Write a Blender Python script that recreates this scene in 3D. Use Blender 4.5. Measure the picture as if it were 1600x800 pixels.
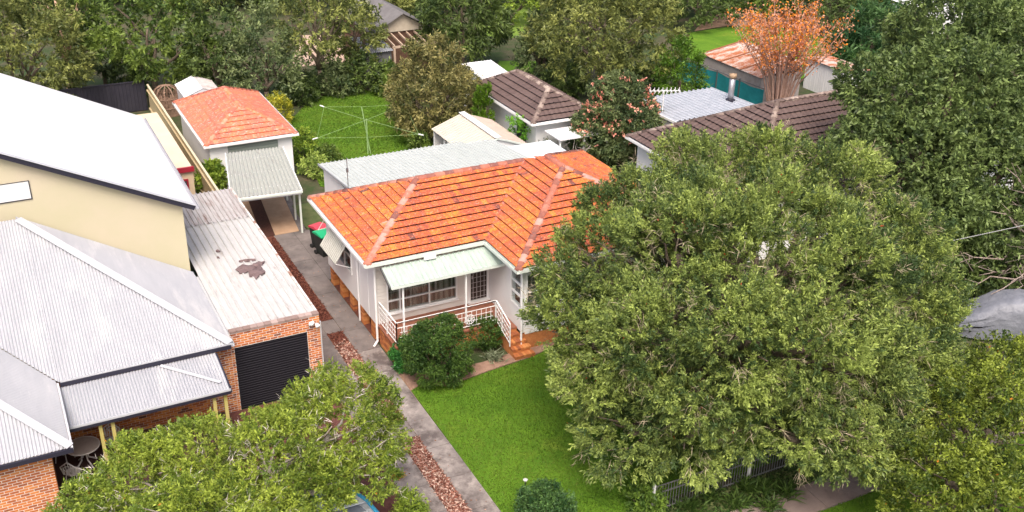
import bpy, math, random
import numpy as np
from mathutils import Vector, Matrix

# ------------------------------------------------------------------ camera, sky, sun, exposure
scene = bpy.context.scene
for o in list(bpy.data.objects): bpy.data.objects.remove(o)
col = scene.collection
CAM = np.array([-10.7402, -31.5510, 20.2798]); YAW, PIT, ROLL, FOC, PPY = 0.481134, 0.456561, 0.0177006, 1645.348, 398.407
cF = np.array([math.sin(YAW)*math.cos(PIT), math.cos(YAW)*math.cos(PIT), -math.sin(PIT)])
r0 = np.array([math.cos(YAW), -math.sin(YAW), 0.0]); u0 = np.cross(r0, cF)
cR = math.cos(ROLL)*r0 + math.sin(ROLL)*u0; cU = -math.sin(ROLL)*r0 + math.cos(ROLL)*u0
cd = bpy.data.cameras.new('camera'); cam = bpy.data.objects.new('camera', cd); col.objects.link(cam)
m = Matrix(((cR[0], cU[0], -cF[0], CAM[0]), (cR[1], cU[1], -cF[1], CAM[1]), (cR[2], cU[2], -cF[2], CAM[2]), (0, 0, 0, 1)))
cam.matrix_world = m
cd.sensor_width = 36; cd.lens = FOC/1600*36; cd.shift_y = -(400-PPY)/1600; cd.clip_end = 2000; cd.clip_start = 0.5
scene.camera = cam
scene.render.resolution_x = 1024; scene.render.resolution_y = 512

SUN_EL, SUN_AZ = math.radians(57), math.radians(206)      # azimuth clockwise from +Y (towards where the sun stands)
world = bpy.data.worlds.new('World'); scene.world = world; world.use_nodes = True
nt = world.node_tree; bg = nt.nodes['Background']
sky = nt.nodes.new('ShaderNodeTexSky'); sky.sky_type = 'NISHITA'; sky.sun_disc = False
sky.sun_elevation = SUN_EL; sky.sun_rotation = SUN_AZ; sky.air_density = 0.8; sky.dust_density = 7.0; sky.ozone_density = 0.3
nt.links.new(sky.outputs[0], bg.inputs[0]); bg.inputs[1].default_value = 0.15
sd = bpy.data.lights.new('sun', 'SUN'); sd.energy = 1.25; sd.angle = math.radians(28); sd.color = (1, 0.95, 0.88)
sun = bpy.data.objects.new('sun', sd); col.objects.link(sun)
sv = Vector((math.sin(SUN_AZ)*math.cos(SUN_EL), math.cos(SUN_AZ)*math.cos(SUN_EL), math.sin(SUN_EL)))
sun.rotation_euler = sv.to_track_quat('Z', 'Y').to_euler(); sun.location = (0, -20, 60)
scene.view_settings.view_transform = 'Standard'; scene.view_settings.look = 'None'
scene.view_settings.exposure = 0.8; scene.view_settings.gamma = 1

# ------------------------------------------------------------------ helpers
def Gp(px, py, z=0.0):                      # pixel -> point on the horizontal plane z
    d = cF + cR*(px-800)/FOC + cU*(PPY-py)/FOC
    return CAM + d*((z-CAM[2])/d[2])
def depth_at(P): return float((np.asarray(P)-CAM) @ cF)

MATS = {}
def mat(name, c, rough=0.7, c2=None, scale=3.0, bump=0.0, bscale=40.0, metal=0.0, spec=0.4, detail=5, stretch=None, c3=None, thr=0.6):
    if name in MATS: return MATS[name]
    M = bpy.data.materials.new(name); M.use_nodes = True; n = M.node_tree; b = n.nodes['Principled BSDF']
    b.inputs['Base Color'].default_value = (*c, 1); b.inputs['Roughness'].default_value = rough
    b.inputs['Metallic'].default_value = metal; b.inputs['Specular IOR Level'].default_value = spec
    if c2 or bump:
        g = n.nodes.new('ShaderNodeNewGeometry'); vec = g.outputs['Position']
        if stretch:
            mp = n.nodes.new('ShaderNodeMapping'); mp.inputs['Scale'].default_value = stretch
            n.links.new(vec, mp.inputs[0]); vec = mp.outputs[0]
    if c2:
        t = n.nodes.new('ShaderNodeTexNoise'); t.inputs['Scale'].default_value = scale; t.inputs['Detail'].default_value = detail; t.inputs['Roughness'].default_value = 0.65
        n.links.new(vec, t.inputs['Vector'])
        r = n.nodes.new('ShaderNodeValToRGB'); r.color_ramp.elements[0].position = 0.3; r.color_ramp.elements[1].position = 0.7
        r.color_ramp.elements[0].color = (*c, 1); r.color_ramp.elements[1].color = (*c2, 1)
        n.links.new(t.outputs['Fac'], r.inputs[0]); out = r.outputs[0]
        if c3:
            t3 = n.nodes.new('ShaderNodeTexNoise'); t3.inputs['Scale'].default_value = scale*0.37; t3.inputs['Detail'].default_value = 8; t3.inputs['Roughness'].default_value = 0.75
            n.links.new(vec, t3.inputs['Vector'])
            r3 = n.nodes.new('ShaderNodeValToRGB'); r3.color_ramp.elements[0].position = thr-0.06; r3.color_ramp.elements[1].position = thr+0.06
            n.links.new(t3.outputs['Fac'], r3.inputs[0])
            mx = n.nodes.new('ShaderNodeMix'); mx.data_type = 'RGBA'; mx.inputs[7].default_value = (*c3, 1)
            n.links.new(r3.outputs[0], mx.inputs[0]); n.links.new(out, mx.inputs[6]); out = mx.outputs[2]
        n.links.new(out, b.inputs['Base Color'])
    if bump:
        t2 = n.nodes.new('ShaderNodeTexNoise'); t2.inputs['Scale'].default_value = bscale; t2.inputs['Detail'].default_value = 6
        n.links.new(vec, t2.inputs['Vector'])
        bm = n.nodes.new('ShaderNodeBump'); bm.inputs['Strength'].default_value = bump; bm.inputs['Distance'].default_value = 0.05
        n.links.new(t2.outputs['Fac'], bm.inputs['Height']); n.links.new(bm.outputs[0], b.inputs['Normal'])
    MATS[name] = M; return M

def attr_mat(name, ramp, rough=0.7, spec=0.4, blotch=None, bscale=6.0, bump=0.0, thr=0.58, namp=0.6):
    """colour picked per piece from attribute rnd (0..1) through a ramp, optional weather blotches"""
    if name in MATS: return MATS[name]
    M = bpy.data.materials.new(name); M.use_nodes = True; n = M.node_tree; b = n.nodes['Principled BSDF']
    b.inputs['Roughness'].default_value = rough; b.inputs['Specular IOR Level'].default_value = spec
    a = n.nodes.new('ShaderNodeAttribute'); a.attribute_name = 'rnd'
    g = n.nodes.new('ShaderNodeNewGeometry')
    t = n.nodes.new('ShaderNodeTexNoise'); t.inputs['Scale'].default_value = bscale; t.inputs['Detail'].default_value = 6
    n.links.new(g.outputs['Position'], t.inputs['Vector'])
    ad = n.nodes.new('ShaderNodeMath'); ad.operation = 'MULTIPLY_ADD'; ad.inputs[1].default_value = namp; ad.inputs[2].default_value = -namp/2
    n.links.new(t.outputs['Fac'], ad.inputs[0])
    sm = n.nodes.new('ShaderNodeMath'); sm.operation = 'ADD'; n.links.new(a.outputs['Fac'], sm.inputs[0]); n.links.new(ad.outputs[0], sm.inputs[1])
    r = n.nodes.new('ShaderNodeValToRGB'); e = r.color_ramp.elements
    e[0].position, e[0].color = ramp[0][0], (*ramp[0][1], 1); e[1].position, e[1].color = ramp[-1][0], (*ramp[-1][1], 1)
    for p, c in ramp[1:-1]:
        q = e.new(p); q.color = (*c, 1)
    n.links.new(sm.outputs[0], r.inputs[0]); out = r.outputs[0]
    if blotch:
        t3 = n.nodes.new('ShaderNodeTexNoise'); t3.inputs['Scale'].default_value = bscale*1.7; t3.inputs['Detail'].default_value = 9; t3.inputs['Roughness'].default_value = 0.8
        n.links.new(g.outputs['Position'], t3.inputs['Vector'])
        r3 = n.nodes.new('ShaderNodeValToRGB'); r3.color_ramp.elements[0].position = thr; r3.color_ramp.elements[1].position = thr+0.09
        n.links.new(t3.outputs['Fac'], r3.inputs[0])
        mx = n.nodes.new('ShaderNodeMix'); mx.data_type = 'RGBA'; mx.inputs[7].default_value = (*blotch, 1)
        n.links.new(r3.outputs[0], mx.inputs[0]); n.links.new(out, mx.inputs[6]); out = mx.outputs[2]
    n.links.new(out, b.inputs['Base Color'])
    if bump:
        bm = n.nodes.new('ShaderNodeBump'); bm.inputs['Strength'].default_value = bump; bm.inputs['Distance'].default_value = 0.02
        n.links.new(t.outputs['Fac'], bm.inputs['Height']); n.links.new(bm.outputs[0], b.inputs['Normal'])
    MATS[name] = M; return M

def leaf_mat(name='leaf', transl=0.28, rough=0.5):
    if name in MATS: return MATS[name]
    M = bpy.data.materials.new(name); M.use_nodes = True; n = M.node_tree; b = n.nodes['Principled BSDF']
    a = n.nodes.new('ShaderNodeAttribute'); a.attribute_name = 'Col'
    n.links.new(a.outputs['Color'], b.inputs['Base Color']); b.inputs['Roughness'].default_value = rough; b.inputs['Specular IOR Level'].default_value = 0.35
    t = n.nodes.new('ShaderNodeBsdfTranslucent'); n.links.new(a.outputs['Color'], t.inputs[0])
    mx = n.nodes.new('ShaderNodeMixShader'); mx.inputs[0].default_value = transl
    n.links.new(b.outputs[0], mx.inputs[1]); n.links.new(t.outputs[0], mx.inputs[2])
    n.links.new(mx.outputs[0], n.nodes['Material Output'].inputs[0])
    MATS[name] = M; return M

class MB:
    def __init__(s): s.v = []; s.f = []; s.r = []
    def add(s, vs, fs, rnd=None):
        k = len(s.v); s.v += [tuple(map(float, q)) for q in vs]; s.f += [tuple(i+k for i in f) for f in fs]
        s.r += [0.5 if rnd is None else rnd]*len(vs); return s
    def box(s, a, b, rnd=None):
        x0, y0, z0 = a; x1, y1, z1 = b
        vs = [(x0,y0,z0),(x1,y0,z0),(x1,y1,z0),(x0,y1,z0),(x0,y0,z1),(x1,y0,z1),(x1,y1,z1),(x0,y1,z1)]
        return s.add(vs, [(0,3,2,1),(4,5,6,7),(0,1,5,4),(1,2,6,5),(2,3,7,6),(3,0,4,7)], rnd)
    def beam(s, p, q, w, h, up=(0,0,1), rnd=None):
        p, q = Vector(p), Vector(q); d = (q-p).normalized(); u = Vector(up)
        sd_ = d.cross(u)
        if sd_.length < 1e-4: sd_ = d.cross(Vector((1,0,0)))
        sd_.normalize(); u = sd_.cross(d)
        vs = []
        for c in (p, q):
            for a_, b_ in ((-1,-1),(1,-1),(1,1),(-1,1)): vs.append(c + sd_*a_*w/2 + u*b_*h/2)
        return s.add(vs, [(0,1,2,3),(7,6,5,4),(0,4,5,1),(1,5,6,2),(2,6,7,3),(3,7,4,0)], rnd)
    def tube(s, pts, rad, n=8, cap=True):
        pts = [Vector(p) for p in pts]
        if not hasattr(rad, '__len__'): rad = [rad]*len(pts)
        k = len(s.v); prev = None
        for i, p in enumerate(pts):
            d = (pts[min(i+1, len(pts)-1)]-pts[max(i-1, 0)]).normalized()
            a_ = Vector((0,0,1)) if abs(d.z) < 0.9 else Vector((1,0,0))
            if prev is not None: a_ = prev
            u = (a_ - d*a_.dot(d)).normalized(); w = d.cross(u); prev = u
            for j in range(n):
                t = 2*math.pi*j/n; q = p + (u*math.cos(t)+w*math.sin(t))*rad[i]
                s.v.append(tuple(q)); s.r.append(0.5)
        for i in range(len(pts)-1):
            for j in range(n):
                a_, b_ = k+i*n+j, k+i*n+(j+1) % n
                s.f.append((a_, b_, b_+n, a_+n))
        if cap:
            s.f.append(tuple(k+j for j in reversed(range(n)))); e = k+(len(pts)-1)*n
            s.f.append(tuple(e+j for j in range(n)))
        return s
    def poly(s, pts, th=0.0):          # flat polygon (counter-clockwise), extruded down by th
        n = len(pts)
        if th == 0: return s.add(pts, [tuple(range(n))])
        low = [(p[0], p[1], p[2]-th) for p in pts]
        return s.add(list(pts)+low, [tuple(range(n)), tuple(range(2*n-1, n-1, -1))]+[(i, i+n, (i+1) % n+n, (i+1) % n) for i in range(n)])
    def mesh(s, name, smooth=False):
        me = bpy.data.meshes.new(name); me.from_pydata(s.v, [], s.f); me.update()
        at = me.attributes.new('rnd', 'FLOAT', 'POINT'); at.data.foreach_set('value', s.r)
        if smooth: me.polygons.foreach_set('use_smooth', [True]*len(me.polygons))
        return me
    def build(s, name, m, parent=None, smooth=False): return link(name, s.mesh(name, smooth), m, parent)

def link(name, me, m, parent=None):
    o = bpy.data.objects.new(name, me)
    if m is not None and not me.materials: me.materials.append(m)
    col.objects.link(o)
    if parent is not None:
        o.parent = parent
        q = parent
        loc = Vector((0,0,0))
        while q is not None: loc += q.location; q = q.parent
        if o.data is not None and not o.get('_local'): o.location = -loc
    return o
def inst(name, me, loc, parent, rot=None):       # a piece sharing mesh data, loc in world axes
    o = bpy.data.objects.new(name, me); col.objects.link(o); o.parent = parent
    off = Vector((0,0,0)); q = parent
    while q is not None: off += q.location; q = q.parent
    o.location = Vector(loc)-off
    if rot: o.rotation_euler = rot
    return o
def tag(o, label=None, cat=None, group=None, kind=None):
    if label: o['label'] = label
    if cat: o['category'] = cat
    if group: o['group'] = group
    if kind: o['kind'] = kind
    return o
def thing(name, loc, label, cat, group=None):
    o = bpy.data.objects.new(name, None); o.empty_display_size = 0.2; col.objects.link(o); o.location = loc
    return tag(o, label, cat, group)
def box(name, a, b, m, parent): return MB().box(a, b).build(name, m, parent)
rng = random.Random(7); NR = np.random.default_rng(11)

# ---- roofs of tiles -----------------------------------------------------------------
def clip(poly, hp):
    for (a, b, c) in hp:                       # keep a*x+b*y+c >= 0
        out = []
        for i in range(len(poly)):
            p, q = poly[i], poly[(i+1) % len(poly)]
            dp, dq = a*p[0]+b*p[1]+c, a*q[0]+b*q[1]+c
            if dp >= 0: out.append(p)
            if (dp >= 0) != (dq >= 0):
                t = dp/(dp-dq); out.append((p[0]+t*(q[0]-p[0]), p[1]+t*(q[1]-p[1])))
        poly = out
        if len(poly) < 3: return []
    return poly
def frame_of(poly):
    P = [Vector(p) for p in poly]; u = (P[1]-P[0]).normalized(); n = None
    for k in range(2, len(P)):
        c = u.cross(P[k]-P[0])
        if c.length > 1e-3: n = c.normalized(); break
    if n.z < 0: n = -n
    v = n.cross(u)
    if v.z < 0: v = -v
    return P[0], u, v, n
def tiles(poly, gauge=0.329, tw=0.21, thick=0.028, roll=0.016, ns=4, seed=1):
    """clipped roof tiles over a convex roof plane; first edge is the eave. -> list of (verts, faces, centre, rnd)"""
    o, u, v, n = frame_of(poly); P2 = [((Vector(p)-o).dot(u), (Vector(p)-o).dot(v)) for p in poly]
    cx = sum(p[0] for p in P2)/len(P2); cy = sum(p[1] for p in P2)/len(P2); hp = []
    for i in range(len(P2)):
        p, q = P2[i], P2[(i+1) % len(P2)]; a, b = -(q[1]-p[1]), q[0]-p[0]; c = -(a*p[0]+b*p[1])
        if a*cx+b*cy+c < 0: a, b, c = -a, -b, -c
        hp.append((a, b, c))
    x0, x1 = min(p[0] for p in P2), max(p[0] for p in P2); y1 = max(p[1] for p in P2)
    R = random.Random(seed); res = []
    prof = {1: [0, 0], 2: [0, 1, 0], 4: [0, 1, 0.15, 1, 0]}[ns]
    i = 0
    while i*gauge < y1-0.02:
        j = 0; rowj = R.uniform(-0.004, 0.004)
        while x0+j*tw < x1:
            ua, va = x0+j*tw, i*gauge; vs, fs = [], []
            lift = R.uniform(0, 0.006)
            def H(a_, b_):
                t = min(max((a_-ua)/tw, 0), 1)*ns; k = min(int(t), ns-1); h = prof[k]+(prof[k+1]-prof[k])*(t-k)
                return 0.012+lift+(1-(b_-va)/gauge)*thick+h*roll
            for k in range(ns):
                a0, a1 = ua+tw*k/ns, ua+tw*(k+1)/ns
                q = clip([(a0, va), (a1, va), (a1, va+gauge), (a0, va+gauge)], hp)
                if not q: continue
                base = len(vs)
                for (a_, b_) in q: vs.append(o+u*a_+v*b_+n*H(a_, b_))
                fs.append(tuple(range(base, base+len(q))))
                for w in range(len(q)):                      # front lip
                    e, g = q[w], q[(w+1) % len(q)]
                    if abs(e[1]-va) < 1e-6 and abs(g[1]-va) < 1e-6 and abs(e[0]-g[0]) > 1e-4:
                        bb = len(vs)
                        vs += [o+u*e[0]+v*e[1]+n*H(*e), o+u*g[0]+v*g[1]+n*H(*g), o+u*g[0]+v*(g[1]+0.008)+n*(H(*g)-0.024), o+u*e[0]+v*(e[1]+0.008)+n*(H(*e)-0.024)]
                        fs.append((bb, bb+3, bb+2, bb+1))
            if fs:
                c = sum((Vector(w) for w in vs), Vector((0,0,0)))/len(vs)
                res.append((vs, fs, c, min(1, max(0, 0.46+R.gauss(0, 0.085)+(R.uniform(-0.4, 0.4) if R.random() < 0.06 else 0)+0.12*math.sin(c.x*1.9+c.y*0.8)*math.sin(c.y*1.7-c.x*0.6+2)))))
            j += 1
        i += 1
    return res
def cap_run(p, q, ln=0.40, r=0.125, seed=1):
    """overlapping half-round ridge tiles from p (low) to q (high)"""
    p, q = Vector(p), Vector(q); d = q-p; L_ = d.length; d.normalize(); nn = max(1, round(L_/ln)); st = L_/nn
    s_ = d.cross(Vector((0,0,1))).normalized(); u = s_.cross(d).normalized(); R = random.Random(seed); out = []
    for i in range(nn):
        a = p+d*(i*st-0.03); b = p+d*((i+1)*st+0.01); vs, fs = [], []; ra, rb = r*1.12, r*0.94
        for c, rr in ((a, ra), (b, rb)):
            for k in range(7):
                t = math.pi*(k/6)*1.16-0.25; vs.append(c+s_*math.cos(t)*rr+u*(math.sin(t)*rr*0.72-0.01))
        for k in range(6): fs.append((k, k+7, k+8, k+1))
        m_ = len(vs); vs += [a+s_*math.cos(0)*0+u*(-0.02)]
        for k in range(6): fs.append((m_, k, k+1))
        out.append((vs, fs, (a+b)/2, R.random()))
    return out
def corr(o, u, v, width, v0, v1, pitch=0.076, amp=0.009, shape='sine', nv=1, zf=None, per=6):
    """corrugated sheet; ribs run along v; v0(s), v1(s) give the extent at distance s along u"""
    o, u, v = Vector(o), Vector(u).normalized(), Vector(v).normalized(); n = u.cross(v)
    if n.z < 0: n = -n
    mb = MB(); k = 0; ss = []
    if shape == 'sine':
        N = max(2, int(width/pitch*per))
        ss = [(width*i/N, math.sin(2*math.pi*(width*i/N)/pitch)*amp) for i in range(N+1)]
    else:
        i = 0
        while i*pitch < width:
            for f_, h in ((0, 0), (0.62, 0), (0.72, 1), (0.88, 1), (0.98, 0)):
                s_ = (i+f_)*pitch
                if s_ <= width: ss.append((s_, h*amp))
            i += 1
        ss.append((width, 0))
    for s_, h in ss:
        a, b = v0(s_), v1(s_)
        for j in range(nv+1):
            w = a+(b-a)*j/nv; P = o+u*s_+v*w+n*h
            if zf: P = P+Vector((0, 0, zf(w)))
            mb.v.append(tuple(P)); mb.r.append(0.5)
    for i in range(len(ss)-1):
        for j in range(nv):
            a = i*(nv+1)+j; mb.f.append((a, a+nv+1, a+nv+2, a+1))
    return mb
def bricks(x0, x1, y, z0, z1, parent, m, holes=(), nrm=-1, ln=0.222, ht=0.067, j=0.019, depth=0.03, seed=3):
    """single bricks on a wall facing -y (plane y); pieces share a few meshes"""
    R = random.Random(seed); pool = {}
    def me_for(l):
        key = (round(l, 3), R.randrange(12))
        if key not in pool:
            mb = MB(); c = 0.004; w, h, d = l, ht, depth
            vs = [(0,0,0),(w,0,0),(w,0,h),(0,0,h),(c,-c,c),(w-c,-c,c),(w-c,-c,h-c),(c,-c,h-c)]
            mb.add(vs, [(4,5,6,7),(0,1,5,4),(1,2,6,5),(2,3,7,6),(3,0,4,7)], R.random())
            me = mb.mesh('brick'); me.materials.append(m); pool[key] = me
        return pool[key]
    row = 0; z = z0; cnt = 0
    while z+ht <= z1+0.001:
        x = x1 - (0 if row % 2 == 0 else (ln+j)/2)
        edges = []
        if row % 2: edges.append((x1-(ln-j)/2, (ln-j)/2))
        while x > x0+0.02:
            l = min(ln, x-x0); edges.append((x-l, l)); x -= ln+j
        for xa, l in edges:
            segs = [(xa, xa+l)]
            for (hx0, hx1, hz0, hz1) in holes:
                if z+ht > hz0 and z < hz1:
                    ns_ = []
                    for a, b in segs:
                        if b <= hx0 or a >= hx1: ns_.append((a, b))
                        else:
                            if a < hx0-0.03: ns_.append((a, hx0-0.005))
                            if b > hx1+0.03: ns_.append((hx1+0.005, b))
                    segs = ns_
            for a, b in segs:
                if b-a > 0.03:
                    inst('brick', me_for(b-a), (a, y-R.uniform(0.002, 0.006), z), parent); cnt += 1
        z += ht+j; row += 1
    return cnt

# ---- foliage --------------------------------------------------------------------------
def quad_mesh(name, V, cols):
    """V (N,4,3) leaf quads, cols (N,3)"""
    N = len(V); me = bpy.data.meshes.new(name)
    me.vertices.add(4*N); me.vertices.foreach_set('co', np.ascontiguousarray(V, dtype=np.float32).ravel())
    me.loops.add(4*N); me.loops.foreach_set('vertex_index', np.arange(4*N, dtype=np.int32))
    me.polygons.add(N); me.polygons.foreach_set('loop_start', np.arange(0, 4*N, 4, dtype=np.int32))
    try: me.polygons.foreach_set('loop_total', np.full(N, 4, dtype=np.int32))
    except Exception: pass
    me.update(calc_edges=True)
    ca = me.color_attributes.new('Col', 'FLOAT_COLOR', 'POINT')
    c4 = np.ones((4*N, 4), np.float32); c4[:, :3] = np.repeat(np.clip(cols, 0.002, 1), 4, 0); ca.data.foreach_set('color', c4.ravel())
    return me
def unit(a): return a/np.maximum(np.linalg.norm(a, axis=-1, keepdims=True), 1e-9)
def leafquads(B, D, Ln, Wd, rg, droop=0.0):
    n = len(B); s = unit(np.cross(D, rg.normal(size=(n, 3)))); Ln = Ln[:, None]; Wd = Wd[:, None]
    tip = B+D*Ln; tip[:, 2] -= droop*Ln[:, 0]
    mid = B+D*Ln*0.45
    return np.stack([B, mid+s*Wd*0.5, tip, mid-s*Wd*0.5], 1)
def crown_points(ells, nsub, subr, dens, rg, low=-0.55, inner=0.18, cut=0.5):
    """tuft centres, outward axes and lobe ids over a crown made of ellipsoids broken into sub-lobes"""
    Cs, As, Id = [], [], []; lid = 0
    E = [(np.array(e[:3], float), np.array(e[3:6], float)) for e in ells]
    for (c, r) in E:
        ns = max(4, int(nsub*(r.prod()**(2/3))/ (np.mean([q[1].prod()**(2/3) for q in E]))))
        i = np.arange(ns)+0.5; ph = np.arccos(1-2*i/ns); th = np.pi*(1+5**0.5)*i
        d = np.stack([np.cos(th)*np.sin(ph), np.sin(th)*np.sin(ph), np.cos(ph)], 1)+rg.normal(size=(ns, 3))*0.16; d = unit(d)
        for k in range(ns):
            if d[k, 2] < low: continue
            rs = subr*rg.uniform(0.65, 1.35); sc = c+d[k]*(r-rs*0.62)*rg.uniform(0.86, 1.05)
            inside = any((((sc-c2)/r2)**2).sum() < cut for (c2, r2) in E if c2 is not c)
            if inside: continue
            nt_ = max(3, int(dens*4*math.pi*rs*rs*0.6)); q = unit(rg.normal(size=(nt_, 3))+d[k]*0.75)
            Cs.append(sc+q*rs*(0.55+0.5*rg.random((nt_, 1))**0.6)*np.array([1, 1, 0.82])); As.append(unit(q*0.7+d[k]*0.6)); Id.append(np.full(nt_, lid)); lid += 1
        ni = int(dens*4*math.pi*(r.prod()**(2/3))*inner)
        q = unit(rg.normal(size=(ni, 3))); q[:, 2] = np.maximum(q[:, 2], low)
        Cs.append(c+q*r*rg.uniform(0.45, 0.86, (ni, 1))); As.append(q); Id.append(np.full(ni, lid)); lid += 1
    return np.concatenate(Cs), np.concatenate(As), np.concatenate(Id)
def foliage(name, ells, parent, nsub=40, subr=0.9, dens=14, per=12, ll=0.16, lw=0.04, tuft=0.22, up=0.35, droop=0.1, spread=0.55,
            c1=(0.04,0.07,0.015), c2=(0.12,0.17,0.03), seed=1, low=-0.55, weep=0.0, inner=0.18, accent=None, mt=None, clump=1.8, jit=0.10, cut=0.6):
    rg = np.random.default_rng(seed)
    if clump != 1: dens, per = dens/clump, int(round(per*clump))
    C, A, I = crown_points(ells, nsub, subr, dens, rg, low, inner, cut)
    n = len(C); lobe = rg.normal(size=I.max()+1)*0.2; tf = 0.45+lobe[I]+rg.normal(size=n)*0.24
    A = A.copy(); A[:, 2] += up
    if weep:
        zc = np.mean([e[2] for e in ells]); zr = max(e[5] for e in ells)
        A[:, 2] -= weep*np.clip((zc+0.2*zr-C[:, 2])/zr, 0, 1.2)
    A = unit(A)
    t = rg.random((n, per)); B = C[:, None]+A[:, None]*(t[..., None]-0.4)*tuft*1.15+rg.normal(size=(n, per, 3))*tuft*jit
    D = unit(A[:, None]*(1-spread)+rg.normal(size=(n, per, 3))*spread*0.62)
    B = B.reshape(-1, 3); D = D.reshape(-1, 3); N = len(B)
    f = np.clip(np.repeat(tf, per)+rg.normal(size=N)*0.16, 0, 1)[:, None]
    c1, c2 = np.array(c1)*1.85, np.array(c2)*1.95; cols = c1*(1-f)+c2*f
    cols *= (1+rg.normal(size=(N, 1))*0.12)
    if accent:
        for (cc, fr) in accent:
            k = rg.random(N) < fr; cols[k] = np.array(cc)*(0.7+0.6*rg.random((k.sum(), 1)))
    V = leafquads(B, D, ll*rg.uniform(0.6, 1.3, N), lw*rg.uniform(0.7, 1.3, N), rg, droop)
    return link(name, quad_mesh(name, V, cols), mt or leaf_mat(), parent)
def limb(mb, p, q, r0_, r1_, R, n=7, seg=5, wig=0.06):
    p, q = Vector(p), Vector(q); L_ = (q-p).length; pts, rad = [], []
    for i in range(seg+1):
        t = i/seg; c = p.lerp(q, t)
        if 0 < i < seg: c += Vector((R.uniform(-1, 1), R.uniform(-1, 1), R.uniform(-0.4, 0.7)))*wig*L_
        pts.append(c); rad.append(r0_+(r1_-r0_)*t)
    mb.tube(pts, rad, n); return pts
BARK = lambda: mat('bark', (0.09,0.065,0.045), 0.9, (0.2,0.16,0.12), 6, 0.6, 25, stretch=(3,3,0.6))
PALEBARK = lambda: mat('pale_bark', (0.3,0.25,0.21), 0.9, (0.5,0.45,0.4), 5, 0.4, 25, stretch=(3,3,0.6))
def trunk(parent, base, ells, r=0.2, seed=1, m=None, split=0.35, nl=3, name='trunk'):
    R = random.Random(seed); mb = MB(); base = Vector(base)
    cz = sum(e[2] for e in ells)/len(ells); cx = sum(e[0] for e in ells)/len(ells); cy = sum(e[1] for e in ells)/len(ells)
    f = Vector((base.x+(cx-base.x)*0.4, base.y+(cy-base.y)*0.4, base.z+(cz-base.z)*split))
    limb(mb, base-Vector((0,0,0.1)), f, r*1.15, r*0.85, R, 9, 4, 0.03)
    for e in ells:
        c = Vector(e[:3]); ps = limb(mb, f, c, r*0.65, r*0.35, R, 7, 5, 0.05)
        for k in range(nl):
            a = R.uniform(0, 6.28); el = R.uniform(-0.1, 0.9)
            t = c+Vector((math.cos(a)*e[3], math.sin(a)*e[4], el*e[5]))*0.72
            limb(mb, ps[R.choice((2, 3, 4))], t, r*0.28, r*0.06, R, 5, 4, 0.08)
    return mb.build(name, m or BARK(), parent, True)
def tree(name, label, base, ells, group=None, cat='tree', r=0.2, bark=None, seed=1, nl=3, split=0.35, **kw):
    t = thing(name, tuple(base), label, cat, group)
    trunk(t, base, ells, r, seed, bark, split, nl)
    foliage('crown', ells, t, seed=seed, **kw)
    return t
def shrub(name, label, base, ells, group=None, seed=1, cat='bush', stemr=0.03, **kw):
    t = thing(name, tuple(base), label, cat, group)
    R = random.Random(seed); mb = MB()
    for k in range(5):
        e = ells[k % len(ells)]; a = R.uniform(0, 6.28)
        limb(mb, Vector(base)+Vector((math.cos(a)*0.06, math.sin(a)*0.06, -0.03)), (e[0]+math.cos(a)*e[3]*0.5, e[1]+math.sin(a)*e[4]*0.5, e[2]+e[5]*0.3), stemr, stemr*0.3, R, 5, 3)
    mb.build('stem', BARK(), t, True)
    foliage('foliage', ells, t, seed=seed, **kw)
    return t
def ptree(cx, top, basey, width, hz=None, off=0.0, rzf=0.5, multi=3, seed=1):
    """ellipsoids of a tree from its pixel box: foot on the ground at (cx, basey)"""
    g = Gp(cx, basey); d = depth_at(g); lo, hi = 0.0, 40.0
    for _ in range(40):
        zz = (lo+hi)/2; P = np.array([g[0], g[1], zz]); q = P-CAM; py = PPY-FOC*(q@cU)/(q@cF)
        if py > top: lo = zz
        else: hi = zz
    H = lo; rx = width/2*d/FOC; R = random.Random(seed); E = []
    zc = H*(1-rzf)+0.0; rz = H*rzf
    E.append((g[0], g[1], H-rz, rx*0.78, rx*0.78, rz*0.98))
    for k in range(multi):
        a = 6.28*k/multi+R.uniform(0, 1.2)
        E.append((g[0]+math.cos(a)*rx*0.5, g[1]+math.sin(a)*rx*0.5, H-rz*R.uniform(1.05, 1.4), rx*0.55, rx*0.55, rz*R.uniform(0.5, 0.68)))
    return g, E, H

# ================================================================== SETTING
def struct(name, mb, m): return tag(mb.build(name, m), kind='structure')
M_soil = mat('soil', (0.045,0.05,0.022), 0.95, (0.11,0.09,0.055), 1.2, 0.6, 18, c3=(0.035,0.06,0.015), thr=0.5)
M_lawn = mat('lawn', (0.06,0.15,0.003), 0.9, (0.11,0.22,0.008), 0.9, 0.5, 60, c3=(0.15,0.22,0.015), thr=0.62, detail=8)
M_lawn2 = mat('lawn_dull', (0.06,0.10,0.025), 0.95, (0.14,0.15,0.06), 1.5, 0.5, 50)
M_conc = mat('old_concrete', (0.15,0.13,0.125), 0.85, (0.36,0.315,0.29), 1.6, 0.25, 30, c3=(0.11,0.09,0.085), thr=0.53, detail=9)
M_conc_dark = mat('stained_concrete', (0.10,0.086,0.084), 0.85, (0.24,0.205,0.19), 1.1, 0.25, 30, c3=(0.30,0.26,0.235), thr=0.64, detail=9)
M_conc_tan = mat('tan_concrete', (0.36,0.22,0.13), 0.85, (0.48,0.32,0.21), 1.3, 0.2, 30, c3=(0.24,0.15,0.1), thr=0.66)
M_path = mat('footpath_concrete', (0.2,0.145,0.13), 0.85, (0.3,0.235,0.21), 1.4, 0.25, 30, c3=(0.15,0.11,0.1), thr=0.6, detail=9)
M_mulch = mat('mulch', (0.10,0.028,0.018), 0.95, (0.2,0.07,0.045), 12, 0.9, 50, detail=8)
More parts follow.
